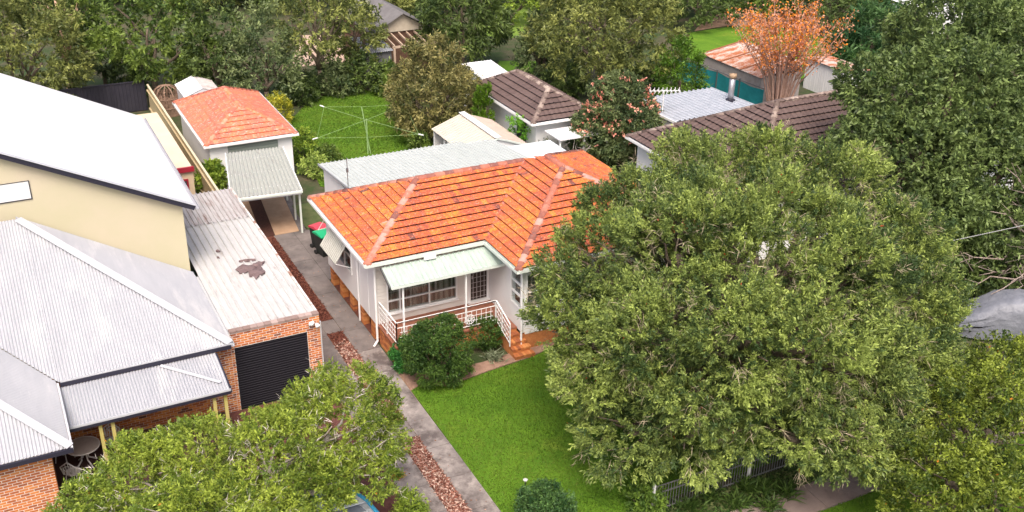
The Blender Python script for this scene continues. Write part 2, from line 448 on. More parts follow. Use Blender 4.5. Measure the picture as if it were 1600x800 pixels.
M_dirt = mat('bare_earth', (0.24,0.14,0.09), 0.95, (0.36,0.24,0.17), 2.5, 0.5, 30, c3=(0.12,0.1,0.05), thr=0.6)
M_road = mat('asphalt', (0.05,0.05,0.052), 0.9, (0.075,0.073,0.072), 8, 0.4, 60)

mb = MB(); ng = 60
struct('ground', MB().add([(-400,-400,0),(400,-400,0),(400,400,0),(-400,400,0)], [(0,1,2,3)]), M_soil)
struct('front_lawn', MB().poly([(0.36,-2.98,0.06),(0.3,-11.6,0.06),(14.5,-11.6,0.06),(14.5,-2.7,0.06),(6.2,-2.55,0.06),(5.2,-2.86,0.06),(3.4,-3.05,0.06),(1.6,-3.3,0.06),(0.75,-2.85,0.06)], 0.05), M_lawn)
bl = [Gp(x, y, 0.05) for x, y in ((447,195),(462,180),(488,152),(515,143),(560,140),(612,147),(640,165),(655,195),(668,215),(690,245),(560,300),(500,290),(480,245),(455,222))]
struct('back_lawn', MB().poly([tuple(q) for q in bl], 0.04), M_lawn)
struct('side_lawn', MB().poly([(1.1,11.6,0.05),(2.2,7.2,0.05),(2.2,14.2,0.05),(1.25,14.2,0.05)], 0.04), M_lawn2)
dl = [Gp(x, y, 0.05) for x, y in ((1040,62),(1070,52),(1135,42),(1200,40),(1300,60),(1400,95),(1400,150),(1240,120),(1090,100))]
struct('far_lawn', MB().poly([tuple(q) for q in dl], 0.04), M_lawn)
fl = [Gp(x, y, 0.05) for x, y in ((755,55),(765,5),(835,5),(820,60))]
struct('distant_lawn', MB().poly([tuple(q) for q in fl], 0.04), mat('pale_lawn', (0.11,0.19,0.02), 0.9, (0.17,0.25,0.04), 0.8))
ml = [Gp(x, y, 0.05) for x, y in ((770,115),(780,95),(840,95),(830,120))]
struct('small_lawn', MB().poly([tuple(q) for q in ml], 0.04), M_lawn)
de = [Gp(x, y, 0.05) for x, y in ((1085,48),(1110,22),(1250,20),(1300,48),(1200,39),(1135,40))]
struct('earth_bed', MB().poly([tuple(q) for q in de], 0.03), M_dirt)
pe = [Gp(x, y, 0.05) for x, y in ((455,105),(470,55),(535,55),(560,95))]
struct('earth_yard', MB().poly([tuple(q) for q in pe], 0.03), mat('pale_earth', (0.4,0.27,0.2), 0.95, (0.55,0.42,0.34), 2, 0.4, 20))
struct('verge_lawn', MB().poly([(-40,-14.1,0.05),(-40,-18.4,0.05),(60,-18.4,0.05),(60,-14.1,0.05)], 0.04), M_lawn)
struct('road', MB().poly([(-200,-18.75,0.012),(-200,-27,0.012),(200,-27,0.012),(200,-18.75,0.012)]), M_road)
struct('kerb', MB().box((-200,-18.72,0), (200,-18.42,0.14)), M_conc)
# footpath slabs
fp = struct('footpath', MB().box((-40,-14.06,0), (60,-12.92,0.03)), M_conc)
for i in range(22):
    x = -8+i*1.55
    MB().box((x+0.008,-14.05,0.031), (x+1.542,-12.93,0.05+0.004*(i % 3))).build('slab', M_path, fp)
# paved path in front of the house
hp_ = struct('front_path', MB().poly([(0.35,-2.95,0.035),(0.8,-2.75,0.035),(1.6,-3.2,0.035),(3.4,-2.95,0.035),(5.2,-2.76,0.035),(6.4,-2.45,0.035),(6.4,-1.9,0.035),(5.0,-2.2,0.035),(3.4,-2.35,0.035),(1.4,-2.3,0.035),(0.45,-1.6,0.035)], 0.03), mat('brown_paving', (0.24,0.14,0.10), 0.9, (0.36,0.23,0.17), 3, 0.3, 30))
# driveway: concrete strips with mulch between
dr = struct('driveway', MB().box((-2.05,-16,0.0), (0.42,11.3,0.012)), M_dirt)
MDK = {}
def slab(x0, x1, y0, y1, z=0.03, m=M_conc):
    g = 0.008; R = rng.uniform(0, 0.012)
    return MB().box((x0+g,y0+g,0.013), (x1-g,y1-g,z+R)).build('slab', m, dr)
y = -16.0; i = 0
while y < 11.2:
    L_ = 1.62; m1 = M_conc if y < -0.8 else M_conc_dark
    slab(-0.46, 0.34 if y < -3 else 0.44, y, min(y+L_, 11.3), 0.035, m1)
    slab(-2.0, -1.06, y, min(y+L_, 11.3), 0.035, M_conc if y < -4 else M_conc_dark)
    y += L_; i += 1
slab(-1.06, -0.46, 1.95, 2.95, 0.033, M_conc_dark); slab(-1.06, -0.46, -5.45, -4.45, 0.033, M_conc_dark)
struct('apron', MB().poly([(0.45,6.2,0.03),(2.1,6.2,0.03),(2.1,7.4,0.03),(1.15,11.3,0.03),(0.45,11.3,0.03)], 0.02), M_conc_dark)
for k, (a, b) in enumerate((((-1.3,11.3),(-0.95,16.0)), ((0.12,11.3),(0.5,16.0)))):
    pass
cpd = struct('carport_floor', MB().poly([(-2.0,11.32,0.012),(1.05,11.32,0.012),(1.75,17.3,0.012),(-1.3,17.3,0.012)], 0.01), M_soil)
def strip(xa, xb, m, y0=11.34, y1=17.2, z=0.03, sh=0.117, nm='slab'):
    n = 3; 
    for k in range(n if nm == 'slab' else 1):
        ya, yb = (y0+(y1-y0)*k/n+0.008, y0+(y1-y0)*(k+1)/n-0.008) if nm == 'slab' else (y0, y1)
        q = lambda x, yy: (x+sh*(yy-11.3), yy, z)
        MB().poly([q(xa,ya), q(xb,ya), q(xb,yb), q(xa,yb)], 0.018).build(nm, m, cpd)
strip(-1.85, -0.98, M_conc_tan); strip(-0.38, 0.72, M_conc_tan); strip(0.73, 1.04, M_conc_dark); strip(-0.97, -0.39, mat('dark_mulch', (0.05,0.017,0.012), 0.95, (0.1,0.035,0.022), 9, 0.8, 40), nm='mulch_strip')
# mulch strips and their loose leaf litter
ms = tag(MB().box((-1.05,2.97,0.013),(-0.47,11.3,0.03)).box((-1.05,-4.44,0.013),(-0.47,1.93,0.03)).box((-1.05,-16,0.013),(-0.47,-5.46,0.03)).build('mulch_bed', M_mulch), kind='structure')
def litter(name, regions, n, pal, seed, size=(0.05, 0.02), z=0.035, label=None, cat='leaf litter'):
    rg = np.random.default_rng(seed); Vs, Cc = [], []
    tot = sum((b-a)*(d-c) for a, b, c, d in regions)
    for (a, b, c, d) in regions:
        k = int(n*(b-a)*(d-c)/tot); B = np.stack([rg.uniform(a, b, k), rg.uniform(c, d, k), z+rg.random(k)*0.03], 1)
        D = unit(rg.normal(size=(k, 3))*np.array([1, 1, 0.35])); Vs.append(leafquads(B, D, size[0]*rg.uniform(0.6, 1.8, k), size[1]*rg.uniform(0.7, 1.6, k), rg))
        P = np.array(pal); Cc.append(P[rg.integers(0, len(P), k)]*rg.uniform(0.7, 1.25, (k, 1)))
    o = link(name, quad_mesh(name, np.concatenate(Vs), np.concatenate(Cc)), leaf_mat('litter', 0.05, 0.8)); return tag(o, label, cat, kind='stuff')
litter('leaf_litter', [(-1.05,-0.47,-4.4,1.2), (-1.05,-0.47,-15,-5.5)], 9000, [(0.42,0.25,0.2),(0.3,0.13,0.09),(0.55,0.4,0.33),(0.2,0.07,0.05)], 5, (0.08, 0.035), label='pale fallen leaves over the mulch between the driveway strips')
litter('bark_chips', [(-1.05,-0.47,1.0,1.93), (-1.05,-0.47,2.97,11)], 4500, [(0.14,0.04,0.025),(0.22,0.08,0.05),(0.08,0.02,0.015)], 6, (0.06, 0.03), label='dark red bark chips along the upper driveway strip')
litter('scattered_leaves', [(-2,0.4,-10,9)], 260, [(0.4,0.25,0.18),(0.25,0.12,0.07)], 8, (0.05, 0.03), 0.05, label='loose leaves scattered over the concrete driveway')
# grass blades
def blades(name, polys, n, seed, label, h=0.05, z=0.06, c1=(0.052,0.12,0.005), c2=(0.145,0.215,0.024)):
    rg = np.random.default_rng(seed); Bs = []
    for poly, k in polys:
        P = np.array(poly)[:, :2]; mn, mx = P.min(0), P.max(0); q = rg.uniform(mn, mx, (int(k*1.8), 2)); ins = np.zeros(len(q), bool)
        for i in range(len(P)):
            a, b = P[i], P[(i+1) % len(P)]; c = ((a[1] > q[:, 1]) != (b[1] > q[:, 1])) & (q[:, 0] < (b[0]-a[0])*(q[:, 1]-a[1])/(b[1]-a[1]+1e-12)+a[0]); ins ^= c
        Bs.append(q[ins])
    q = np.concatenate(Bs); N = len(q); B = np.concatenate([q, np.full((N, 1), z)], 1)
    D = unit(rg.normal(size=(N, 3))*0.7+np.array([0, 0, 1])); D[:, 2] = np.abs(D[:, 2]); h = h*1.25
    n1 = np.sin(q[:, 0]*1.3+np.sin(q[:, 1]*0.9)*1.5)*0.15+np.sin(q[:, 1]*2.1+q[:, 0]*0.7)*0.12
    n1 = n1*1.3+np.sin(q[:, 0]*0.55+1.7)*np.sin(q[:, 1]*0.6)*0.22+np.sin(q[:, 0]*4.1+q[:, 1]*1.3)*np.sin(q[:, 1]*3.3)*0.12
    f = np.clip(0.5+n1+rg.normal(size=N)*0.25, 0, 1)[:, None]; cols = np.array(c1)*(1-f)+np.array(c2)*f
    V = leafquads(B, D, h*rg.uniform(0.5, 1.4, N), h*0.32*rg.uniform(0.7, 1.4, N), rg)
    return tag(link(name, quad_mesh(name, V, cols), leaf_mat('grass_leaf', 0.3, 0.6)), label, 'grass', kind='stuff')
FL = [(0.36,-2.98),(0.3,-11.6),(9.5,-11.6),(9.5,-2.9),(5.2,-2.86),(3.4,-3.05),(1.6,-3.3),(0.75,-2.85)]
blades('front_grass', [(FL, 34000)], 0, 21, 'mown bright green grass of the front lawn')
blades('back_grass', [([tuple(q) for q in bl], 26000)], 0, 22, 'mown green grass of the back lawn round the clothesline', 0.07)
blades('verge_grass', [([(5,-14.1),(5,-17.5),(17,-17.5),(17,-14.1)], 16000)], 0, 23, 'mown grass verge beside the footpath', 0.05)

# ================================================================== TILED HOUSE (orange roof)
W_, HE, LL, DD, WW, TT = 6.6, 3.63, 4.615, 2.647, 7.960, 0.4484
HR = HE+W_/2*TT; HW = HE+WW/2*TT; XR = LL+WW
P1, P2, P3, P4, P5, P6 = (0,W_,HE), (0,0,HE), (LL,0,HE), (LL,-DD,HE), (XR,W_,HE), (XR,-DD,HE)
R1 = (W_/2,W_/2,HR); V1 = (LL+W_/2,W_/2,HR); R3 = (LL+WW/2,-DD+WW/2,HW); R4 = (LL+WW/2,W_-WW/2,HW)
house = thing('tiled_house', (0.45,0.45,0), 'white single-storey house with bright orange tiled hip roof and front porch', 'house')
M_white = mat('white_wall_paint', (0.76,0.76,0.77), 0.6, (0.82,0.82,0.82), 1.5, 0.05, 8)
M_cream_board = mat('warm_white_board', (0.66,0.63,0.6), 0.6, (0.72,0.69,0.66), 2)
M_trim = mat('white_trim', (0.8,0.8,0.8), 0.45)
M_pale = mat('pale_green_trim', (0.55,0.62,0.57), 0.5, (0.68,0.72,0.68), 3)
M_brick = attr_mat('house_brick', [(0.0,(0.28,0.09,0.04)),(0.5,(0.5,0.17,0.05)),(1.0,(0.62,0.27,0.09))], 0.85, bscale=9, blotch=(0.35,0.16,0.10), thr=0.62, bump=0.3)
M_pier = mat('orange_brick_pier', (0.42,0.15,0.05), 0.85, (0.6,0.24,0.08), 7, 0.4, 30, c3=(0.22,0.09,0.05), thr=0.62)
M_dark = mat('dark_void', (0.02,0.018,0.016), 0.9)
M_glass = mat('window_glass', (0.05,0.055,0.06), 0.08, spec=0.6)
M_floor = mat('porch_red_floor', (0.2,0.075,0.045), 0.6, (0.3,0.12,0.075), 4, 0.15, 30)
M_tile = attr_mat('terracotta', [(0.0,(0.15,0.06,0.05)),(0.2,(0.34,0.085,0.05)),(0.42,(0.49,0.115,0.045)),(0.6,(0.56,0.15,0.04)),(0.76,(0.63,0.23,0.035)),(0.88,(0.52,0.19,0.07)),(1.0,(0.5,0.27,0.2))], 0.88, 0.2, bscale=9, blotch=(0.56,0.36,0.29), thr=0.545, bump=0.3, namp=1.15)
M_deck = mat('roof_underlay', (0.16,0.05,0.03), 0.9)
def roof_planes(planes, parent, m, name='roof', deck=M_deck, sep=0, nscore=None, gauge=0.329, tw=0.21, ns=4, caps=(), capsep=False, seed=5, thick=0.07, roll=0.014, capr=0.125, capm=None):
    rf = MB()
    for p in planes: rf.add([(q[0], q[1], q[2]-0.012) for q in p], [tuple(range(len(p)))])  # dark plane just under the tiles, added to block light
    roof = rf.build(name, deck, parent); T = []
    for k, p in enumerate(planes):
        for t in tiles(p, gauge, tw, thick, roll, ns, seed+k): T.append((k, t))
    if sep:
        T.sort(key=lambda kt: nscore(kt[0], kt[1]))
    for k, (vs, fs, c, rnd) in T[:sep]: MB().add(vs, fs, rnd).build('roof_tile', m, roof)
    if len(T) > sep:
        mb = MB()
        for k, (vs, fs, c, rnd) in T[sep:]: mb.add(vs, fs, rnd)
        tag(mb.build('roof_tiles', m, roof), kind='stuff')
    mb = MB()
    for k, (a, b) in enumerate(caps):
        for (vs, fs, c, rnd) in cap_run(a, b, r=capr, seed=seed+k):
            if capsep: MB().add(vs, fs, rnd).build('ridge_tile', capm or m, roof, True)
            else: mb.add(vs, fs, rnd)
    if mb.v: tag(mb.build('ridge_tiles', m, roof, True), kind='stuff')
    return roof
planes = [[P2,P3,V1,R1], [P1,P2,R1], [P3,P4,R3,R4,V1], [P4,P6,R3], [P6,P5,R4,R3], [P5,P1,R1,V1,R4]]
pref = {0: 0, 1: 0.5, 2: 0.3, 3: 1.5, 4: 60, 5: 90}
def score(k, t): return pref[k]*6+(Vector(t[2])-Vector(CAM)).length-(0 if len(t[1]) > 5 else -30)
caps = [(P2,R1),(P1,R1),(R1,V1),(P4,R3),(R3,R4),(P6,R3),(P5,R4)]
M_cap = attr_mat('terracotta_cap', [(0.0,(0.2,0.085,0.075)),(0.4,(0.36,0.13,0.09)),(0.7,(0.44,0.18,0.13)),(1.0,(0.46,0.3,0.26))], 0.88, 0.2, bscale=6, blotch=(0.4,0.3,0.27), thr=0.56, bump=0.3, namp=0.5)
roof = roof_planes(planes, house, M_tile, 'roof', capm=M_cap, sep=300, nscore=score, caps=caps, capsep=True, capr=0.14)
# valley flashing
MB().beam((LL+0.05,0.05,HE+0.055), (V1[0],V1[1],HR+0.05), 0.13, 0.02, up=(-0.3,0,1)).build('valley_flashing', mat('valley_metal', (0.5,0.16,0.12), 0.6, (0.42,0.2,0.17), 4), roof)
# soffit and gutters
MB().poly([(0.05,0.05,HE-0.13),(LL-0.0,0.05,HE-0.13),(LL+0.05,-DD+0.05,HE-0.13),(XR-0.05,-DD+0.05,HE-0.13),(XR-0.05,W_-0.05,HE-0.13),(0.05,W_-0.05,HE-0.13)], 0.02).build('soffit', M_trim, house)
def gutter(a, b, parent, m=M_pale, w=0.12, h=0.11, out=(0,-1,0), name='gutter'):
    a, b, n = Vector(a), Vector(b), Vector(out); mb = MB(); d = Vector((0,0,1))
    prof = [(0.0,0.0),(0.0,-h),(w,-h),(w,0.0),(w-0.012,0.0),(w-0.012,-h+0.012),(0.012,-h+0.012),(0.012,0.0)]
    vs = [c+n*x_+d*z_ for c in (a, b) for x_, z_ in prof]; k = 8
    fs = [(i, (i+1) % k, (i+1) % k+k, i+k) for i in range(k)]+[tuple(reversed(range(k))), tuple(range(k, 2*k))]
    return mb.add(vs, fs).build(name, m, parent)
gutter((-0.12,0,HE+0.005),(LL+0.12,0,HE+0.005), house); gutter((0,W_,HE+0.004),(0,-0.0,HE+0.004), house, M_trim, out=(-1,0,0))
gutter((LL,-0.12,HE+0.004),(LL,-DD-0.12,HE+0.004), house, out=(-1,0,0)); gutter((LL,-DD,HE+0.005),(XR,-DD,HE+0.005), house)
gutter((XR,-DD,HE+0.004),(XR,W_,HE+0.004), house, M_trim, out=(1,0,0))
FB = 0.78                                             # underside of the timber walls
# walls built round their openings
def wall_y(x0, x1, y0, y1, z0, z1, holes, m, parent, name='wall'):
    """wall between x0..x1, thickness y0..y1 with rectangular holes (x0,x1,z0,z1)"""
    mb = MB(); xs = sorted({x0, x1, *[h[0] for h in holes], *[h[1] for h in holes]})
    for a, b in zip(xs, xs[1:]):
        hs = sorted([h for h in holes if h[0] < (a+b)/2 < h[1]], key=lambda h: h[2]); z = z0
        for h in hs:
            if h[2] > z: mb.box((a,y0,z), (b,y1,h[2]))
            z = h[3]
        if z1 > z: mb.box((a,y0,z), (b,y1,z1))
    return mb.build(name, m, parent)
def wall_x(y0, y1, x0, x1, z0, z1, holes, m, parent, name='wall'):
    mb = MB(); ys = sorted({y0, y1, *[h[0] for h in holes], *[h[1] for h in holes]})
    for a, b in zip(ys, ys[1:]):
        hs = sorted([h for h in holes if h[0] < (a+b)/2 < h[1]], key=lambda h: h[2]); z = z0
        for h in hs:
            if h[2] > z: mb.box((x0,a,z), (x1,b,h[2]))
            z = h[3]
        if z1 > z: mb.box((x0,a,z), (x1,b,z1))
    return mb.build(name, m, parent)
ZT = HE-0.15; XW = 5.02; YF = 0.5; YW = -2.25
WIN = (0.92, 3.62, 1.24, 2.75); DOOR = (4.18, 4.98, 0.93, 2.95); SIDE = (3.15, 4.75, 1.75, 3.1); WSD = (-2.12, -1.42, 1.75, 3.1); WFR = (5.2, 7.2, 1.75, 3.1)
wall_y(0.45, XW, YF, YF+0.14, FB, ZT, [WIN, DOOR], M_cream_board, house, 'porch_wall')
wall_x(0.641, W_-0.45, 0.45, 0.59, FB, ZT, [SIDE], M_white, house, 'side_wall')
wall_x(YW, YF-0.001, XW, XW+0.14, FB, ZT, [WSD], M_white, house, 'wing_side_wall')
wall_y(XW+0.141, XR-0.45, YW, YW+0.14, FB-0.1, ZT, [WFR], M_white, house, 'wing_front_wall')
wall_x(YW+0.141, W_-0.45, XR-0.59, XR-0.45, FB, ZT, [], M_white, house, 'right_wall')
wall_y(0.591, XR-0.591, W_-0.59, W_-0.45, FB, ZT, [], M_white, house, 'rear_wall')
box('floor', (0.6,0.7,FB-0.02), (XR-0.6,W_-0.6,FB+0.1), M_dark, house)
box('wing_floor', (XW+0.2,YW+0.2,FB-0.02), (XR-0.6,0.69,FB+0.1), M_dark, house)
# weatherboards below and beside the big window
for k in range(4): box('weatherboard', (0.47 if k else 0.46,YF-0.018-0.004*(k % 2),FB+0.02+k*0.11), (4.02,YF-0.001,FB+0.125+k*0.11), M_cream_board, house)
for k in range(13): box('weatherboard', (0.47,YF-0.018-0.003*(k % 2),FB+0.46+k*0.15), (0.86,YF-0.001,FB+0.6+k*0.15), M_cream_board, house)
# cover strips on the side wall sheets
for yy in (1.3, 2.5, 5.3): box('cover_strip', (0.437,yy,FB), (0.449,yy+0.04,ZT-0.01), M_white, house)
# big front window with curtains
M_curtain = attr_mat('curtain', [(0.0,(0.10,0.09,0.08)),(0.45,(0.28,0.25,0.22)),(1.0,(0.55,0.52,0.47))], 0.9, bscale=3)
def window_y(x0, x1, z0, z1, y, parent, verts=(), horiz=(), fw=0.05, label=None, curtain=True, seed=1, split=None):
    w = MB().box((x0-0.06,y-0.03,z0-0.07),(x1+0.06,y+0.02,z0)).box((x0-0.06,y-0.03,z1),(x1+0.06,y+0.02,z1+0.06)).box((x0-0.06,y-0.03,z0+0.001),(x0,y+0.02,z1-0.001)).box((x1,y-0.03,z0+0.001),(x1+0.06,y+0.02,z1-0.001)).build('window', M_trim, parent)
    box('sill', (x0-0.1,y-0.09,z0-0.11), (x1+0.1,y-0.031,z0-0.071), M_trim, w)
    xs = [x0, *verts, x1]; zs = [z0, *horiz, z1]
    for v_ in verts: box('mullion', (v_-fw/2,y-0.02,z0+0.002), (v_+fw/2,y+0.03,z1-0.002), M_trim, w)
    for a, b in zip(xs, xs[1:]):
        for h_ in horiz: box('transom', (a+(fw/2 if a != x0 else 0)+0.001,y-0.018,h_-fw/2), (b-(fw/2 if b != x1 else 0)-0.001,y+0.028,h_+fw/2), M_trim, w)
        for c, d in zip(zs, zs[1:]): box('pane', (a+0.01,y+0.035,c+0.01), (b-0.01,y+0.041,d-0.01), mat('clear_glass', (0.02,0.022,0.024), 0.05, spec=0.5) if not curtain else glass_mat(), w)
    if curtain:
        R = random.Random(seed); mb = MB(); x = x0; i = 0
        while x < x1:
            x2 = min(x+R.uniform(0.035, 0.075), x1); d0, d1 = (0.0, 0.05) if i % 2 else (0.05, 0.0); rnd = R.random()
            mb.add([(x,y+0.09+d0,z0),(x2,y+0.09+d1,z0),(x2,y+0.09+d1,z1),(x,y+0.09+d0,z1)], [(0,1,2,3)], rnd); x = x2; i += 1
        mb.build('curtain', M_curtain, w)
    return w
def glass_mat():
    if 'pane_glass' in MATS: return MATS['pane_glass']
    M = bpy.data.materials.new('pane_glass'); M.use_nodes = True; n = M.node_tree
    g = n.nodes.new('ShaderNodeBsdfGlossy'); g.inputs['Roughness'].default_value = 0.03; g.inputs[0].default_value = (0.9, 0.95, 1, 1)
    t = n.nodes.new('ShaderNodeBsdfTransparent'); t.inputs[0].default_value = (0.82, 0.85, 0.84, 1); mx = n.nodes.new('ShaderNodeMixShader'); mx.inputs[0].default_value = 0.12
    n.links.new(t.outputs[0], mx.inputs[1]); n.links.new(g.outputs[0], mx.inputs[2]); n.links.new(mx.outputs[0], n.nodes['Material Output'].inputs[0]); MATS['pane_glass'] = M; return M
window_y(*WIN, YF, house, (1.38, 2.55), (1.68,), seed=4)
# entrance with security grille door
d = box('door', (DOOR[0]+0.06,YF+0.02,DOOR[2]+0.02), (DOOR[1]-0.06,YF+0.05,DOOR[3]-0.06), mat('dark_timber_door', (0.035,0.022,0.018), 0.4), house)
MB().box((DOOR[0]-0.08,YF-0.03,DOOR[2]),(DOOR[0]+0.055,YF+0.06,DOOR[3])).box((DOOR[1]-0.055,YF-0.03,DOOR[2]),(DOOR[1]+0.02,YF+0.06,DOOR[3])).box((DOOR[0]-0.08,YF-0.03,DOOR[3]+0.001),(DOOR[1]+0.02,YF+0.06,DOOR[3]+0.1)).build('door_frame', M_trim, house)
box('threshold', (DOOR[0]-0.08,YF-0.14,DOOR[2]-0.07), (DOOR[1]+0.02,YF-0.001,DOOR[2]-0.001), M_trim, house)
M_grille = mat('grille_metal', (0.45,0.42,0.42), 0.4)
for k in range(4): box('grille_bar', (DOOR[0]+0.16+k*0.155,YF-0.004,DOOR[2]+0.05), (DOOR[0]+0.178+k*0.155,YF+0.01,DOOR[3]-0.08), M_grille, d)
for k in range(9): box('grille_rail', (DOOR[0]+0.09,YF-0.012,DOOR[2]+0.12+k*0.21), (DOOR[1]-0.09,YF-0.0045,DOOR[2]+0.136+k*0.21), M_grille, d)
box('door_handle', (DOOR[0]+0.1,YF-0.05,DOOR[2]+0.95), (DOOR[0]+0.13,YF-0.013,DOOR[2]+1.07), M_grille, d)
# wing side window (three sashes) and wing front window
def window_x(y0, y1, z0, z1, x, parent, horiz=(), verts=(), sgn=-1):
    s = sgn; w = MB().box((x+s*0.035,y0-0.07,z0-0.08),(x-s*0.02,y1+0.07,z0)).box((x+s*0.035,y0-0.07,z1),(x-s*0.02,y1+0.07,z1+0.07)).box((x+s*0.035,y0-0.07,z0+0.001),(x-s*0.02,y0,z1-0.001)).box((x+s*0.035,y1,z0+0.001),(x-s*0.02,y1+0.07,z1-0.001)).build('window', M_trim, parent)
    zs = [z0, *horiz, z1]; ys = [y0, *verts, y1]
    for h_ in horiz: box('transom', (x+s*0.02,y0+0.001,h_-0.04), (x-s*0.03,y1-0.001,h_+0.04), M_trim, w)
    for v_ in verts: box('mullion', (x+s*0.024,v_-0.025,z0+0.002), (x-s*0.034,v_+0.025,z1-0.002), M_trim, w)
    for c, d_ in zip(zs, zs[1:]):
        for a, b in zip(ys, ys[1:]): box('pane', (x-s*0.04,a+0.01,c+0.01), (x-s*0.046,b-0.01,d_-0.01), glass_mat(), w)
    R = random.Random(3); mb = MB(); y = y0
    while y < y1:
        y2 = min(y+R.uniform(0.05, 0.09), y1); mb.add([(x-s*0.1,y,z0),(x-s*0.13,y2,z0),(x-s*0.13,y2,z1),(x-s*0.1,y,z1)], [(0,1,2,3)], R.uniform(0.1, 0.6)); y = y2
    mb.build('curtain', M_curtain, w); return w
window_x(*WSD, XW, house, (2.2, 2.65)); window_y(*WFR, YW, house, (6.2,), (2.4,), seed=9)
window_x(*SIDE, 0.45, house, (2.4,), (3.95,))
# striped metal hood awning on the side window
ah = MB(); nst = 13
M_awn = mat('awning_cream', (0.62,0.62,0.56), 0.5, (0.5,0.5,0.45), 2); M_awn2 = mat('awning_groove', (0.36,0.37,0.33), 0.5)
aw = MB().poly([(0.44,3.02,3.28),(0.44,4.9,3.28),(-0.22,4.9,2.3),(-0.22,3.02,2.3)], 0.02).build('window_awning', M_awn2, house)
for k in range(nst):
    y0 = 3.02+k*1.88/nst; MB().poly([(0.44,y0+0.005,3.31),(0.44,y0+0.1,3.31),(-0.225,y0+0.1,2.325),(-0.225,y0+0.005,2.325)], 0.018).build('slat', M_awn, aw)
MB().tube([(0.44,4.88,2.0),(-0.2,4.88,2.3)], 0.012).tube([(0.44,3.04,2.0),(-0.2,3.04,2.3)], 0.012).build('awning_arm', M_trim, aw)
MB().tube([(0.44,5.75,3.2),(0.0,5.75,2.55),(0.44,5.75,2.6)], 0.014).build('awning_bracket', M_trim, house)
# brick piers under the side wall, added dark red box behind stands in for the shaded gaps
for k, yy in enumerate((0.85, 2.05, 3.25, 4.45, 5.6)):
    pr = MB()
    for c in range(9): pr.box((0.46+0.002*(c % 2),yy,0.0+c*0.086), (0.70,yy+0.36-0.003*(c % 2),0.078+c*0.086), rng.random())
    pr.build('brick_pier', M_brick, house)
box('underfloor_shade_box', (0.9,0.9,0.0), (1.1,W_-0.9,0.76), mat('underfloor_shade', (0.1,0.04,0.03), 0.9, (0.16,0.06,0.04), 5), house)
MB().box((XW+0.02,YW+0.02,0),(XR-0.47,YW+0.12,0.67)).box((XR-0.57,YW+0.13,0),(XR-0.47,W_-0.5,0.77)).build('brick_base', M_pier, house)
struct('side_bed', MB().poly([(0.46,0.6,0.02),(0.9,0.6,0.02),(0.9,6.1,0.02),(0.46,6.1,0.02)], 0.015), M_mulch)
# downpipes
MB().tube([(0.40,0.39,HE-0.12),(0.40,0.39,0.22),(0.22,0.30,0.06)], 0.045).build('downpipe', M_trim, house)
MB().tube([(0.40,2.3,HE-0.12),(0.40,2.3,0.1)], 0.04).build('downpipe', M_trim, house)
MB().tube([(XW-0.06,YW-0.06,HE-0.12),(XW-0.06,YW-0.06,0.1)], 0.04).build('downpipe', M_trim, house)
# porch: brick base, floor, steps
PX0, PX1, PY0 = 0.5, 4.42, -1.32; PF = 0.86
pb = MB().box((PX0+0.02,PY0+0.02,0),(XW-0.02,YF-0.03,PF-0.06)).build('porch_base', M_pier, house)
for r_ in range(9):
    for k in range(8):
        yA = PY0+0.01+k*0.23+(0.115 if r_ % 2 else 0)
        if yA+0.22 < 0.46: MB().box((PX0,yA,0.01+r_*0.086),(PX0+0.019,yA+0.22,0.088+r_*0.086), rng.random()).build('brick', M_brick, pb)
MB().box((PX0-0.05,PY0-0.05,PF-0.06),(XW-0.02,YF-0.02,PF)).box((PX1+0.08,PY0-0.58,PF-0.06),(XW-0.02,PY0-0.051,PF)).build('porch_floor', M_floor, house)
MB().box((PX1+0.1,PY0-0.57,0),(XW-0.03,PY0+0.02,PF-0.061)).build('porch_base', M_pier, house)
for k in range(4):
    z = PF-0.17*(k+1); y1 = PY0-0.58-0.22*k
    st = box('step', (PX1+0.09,y1-0.22,0), (XW+0.0+0.1*k if k else XW-0.02,y1-0.001,z-0.07), M_pier, house)
    x = PX1+0.07; xe = XW+0.02+0.1*k if k else XW-0.01
    while x < xe-0.05:
        MB().box((x,y1-0.24,z-0.069),(min(x+0.105,xe),y1+0.0,z), rng.random()).build('brick', M_brick, st); x += 0.115
# porch balustrade
bal = MB().beam((PX0+0.03,PY0+0.03,PF+0.93),(PX1,PY0+0.03,PF+0.93),0.045,0.03).build('balustrade', M_trim, house)
def bars(p, q, drop=0.0, n=20, ornament=False):
    p, q = Vector(p), Vector(q); up = Vector((0,0,1))
    MB().beam(p+up*0.93, q+up*(0.93-drop), 0.045, 0.031).build('handrail', M_trim, bal)
    for h in (0.12, 0.72): MB().beam(p+up*h, q+up*(h-drop), 0.022, 0.022).build('rail', M_trim, bal)
    for h in (0.32, 0.52): MB().beam(p.lerp(q, 0.03)+up*h, p.lerp(q, 0.97)+up*(h-drop), 0.014, 0.014).build('rail', M_trim, bal)
    for i in range(n+1):
        t = i/n; c = p.lerp(q, t); dz = -drop*t; big = i in (0, n, n//2)
        MB().beam(c+up*(dz+(0 if big else 0.12)), c+up*(dz+(0.93 if big else 0.72)), 0.035 if big else 0.015, 0.035 if big else 0.015).build('post' if big else 'baluster', M_trim, bal)
bars((PX0+0.03,YF-0.06,PF), (PX0+0.03,PY0+0.03,PF), n=9)
bars((PX0+0.03,PY0+0.03,PF), (PX1,PY0+0.03,PF), n=20)
bars((PX1+0.02,PY0+0.03,PF), (PX1+0.05,PY0-1.05,PF), drop=0.45, n=7)
orn = MB()
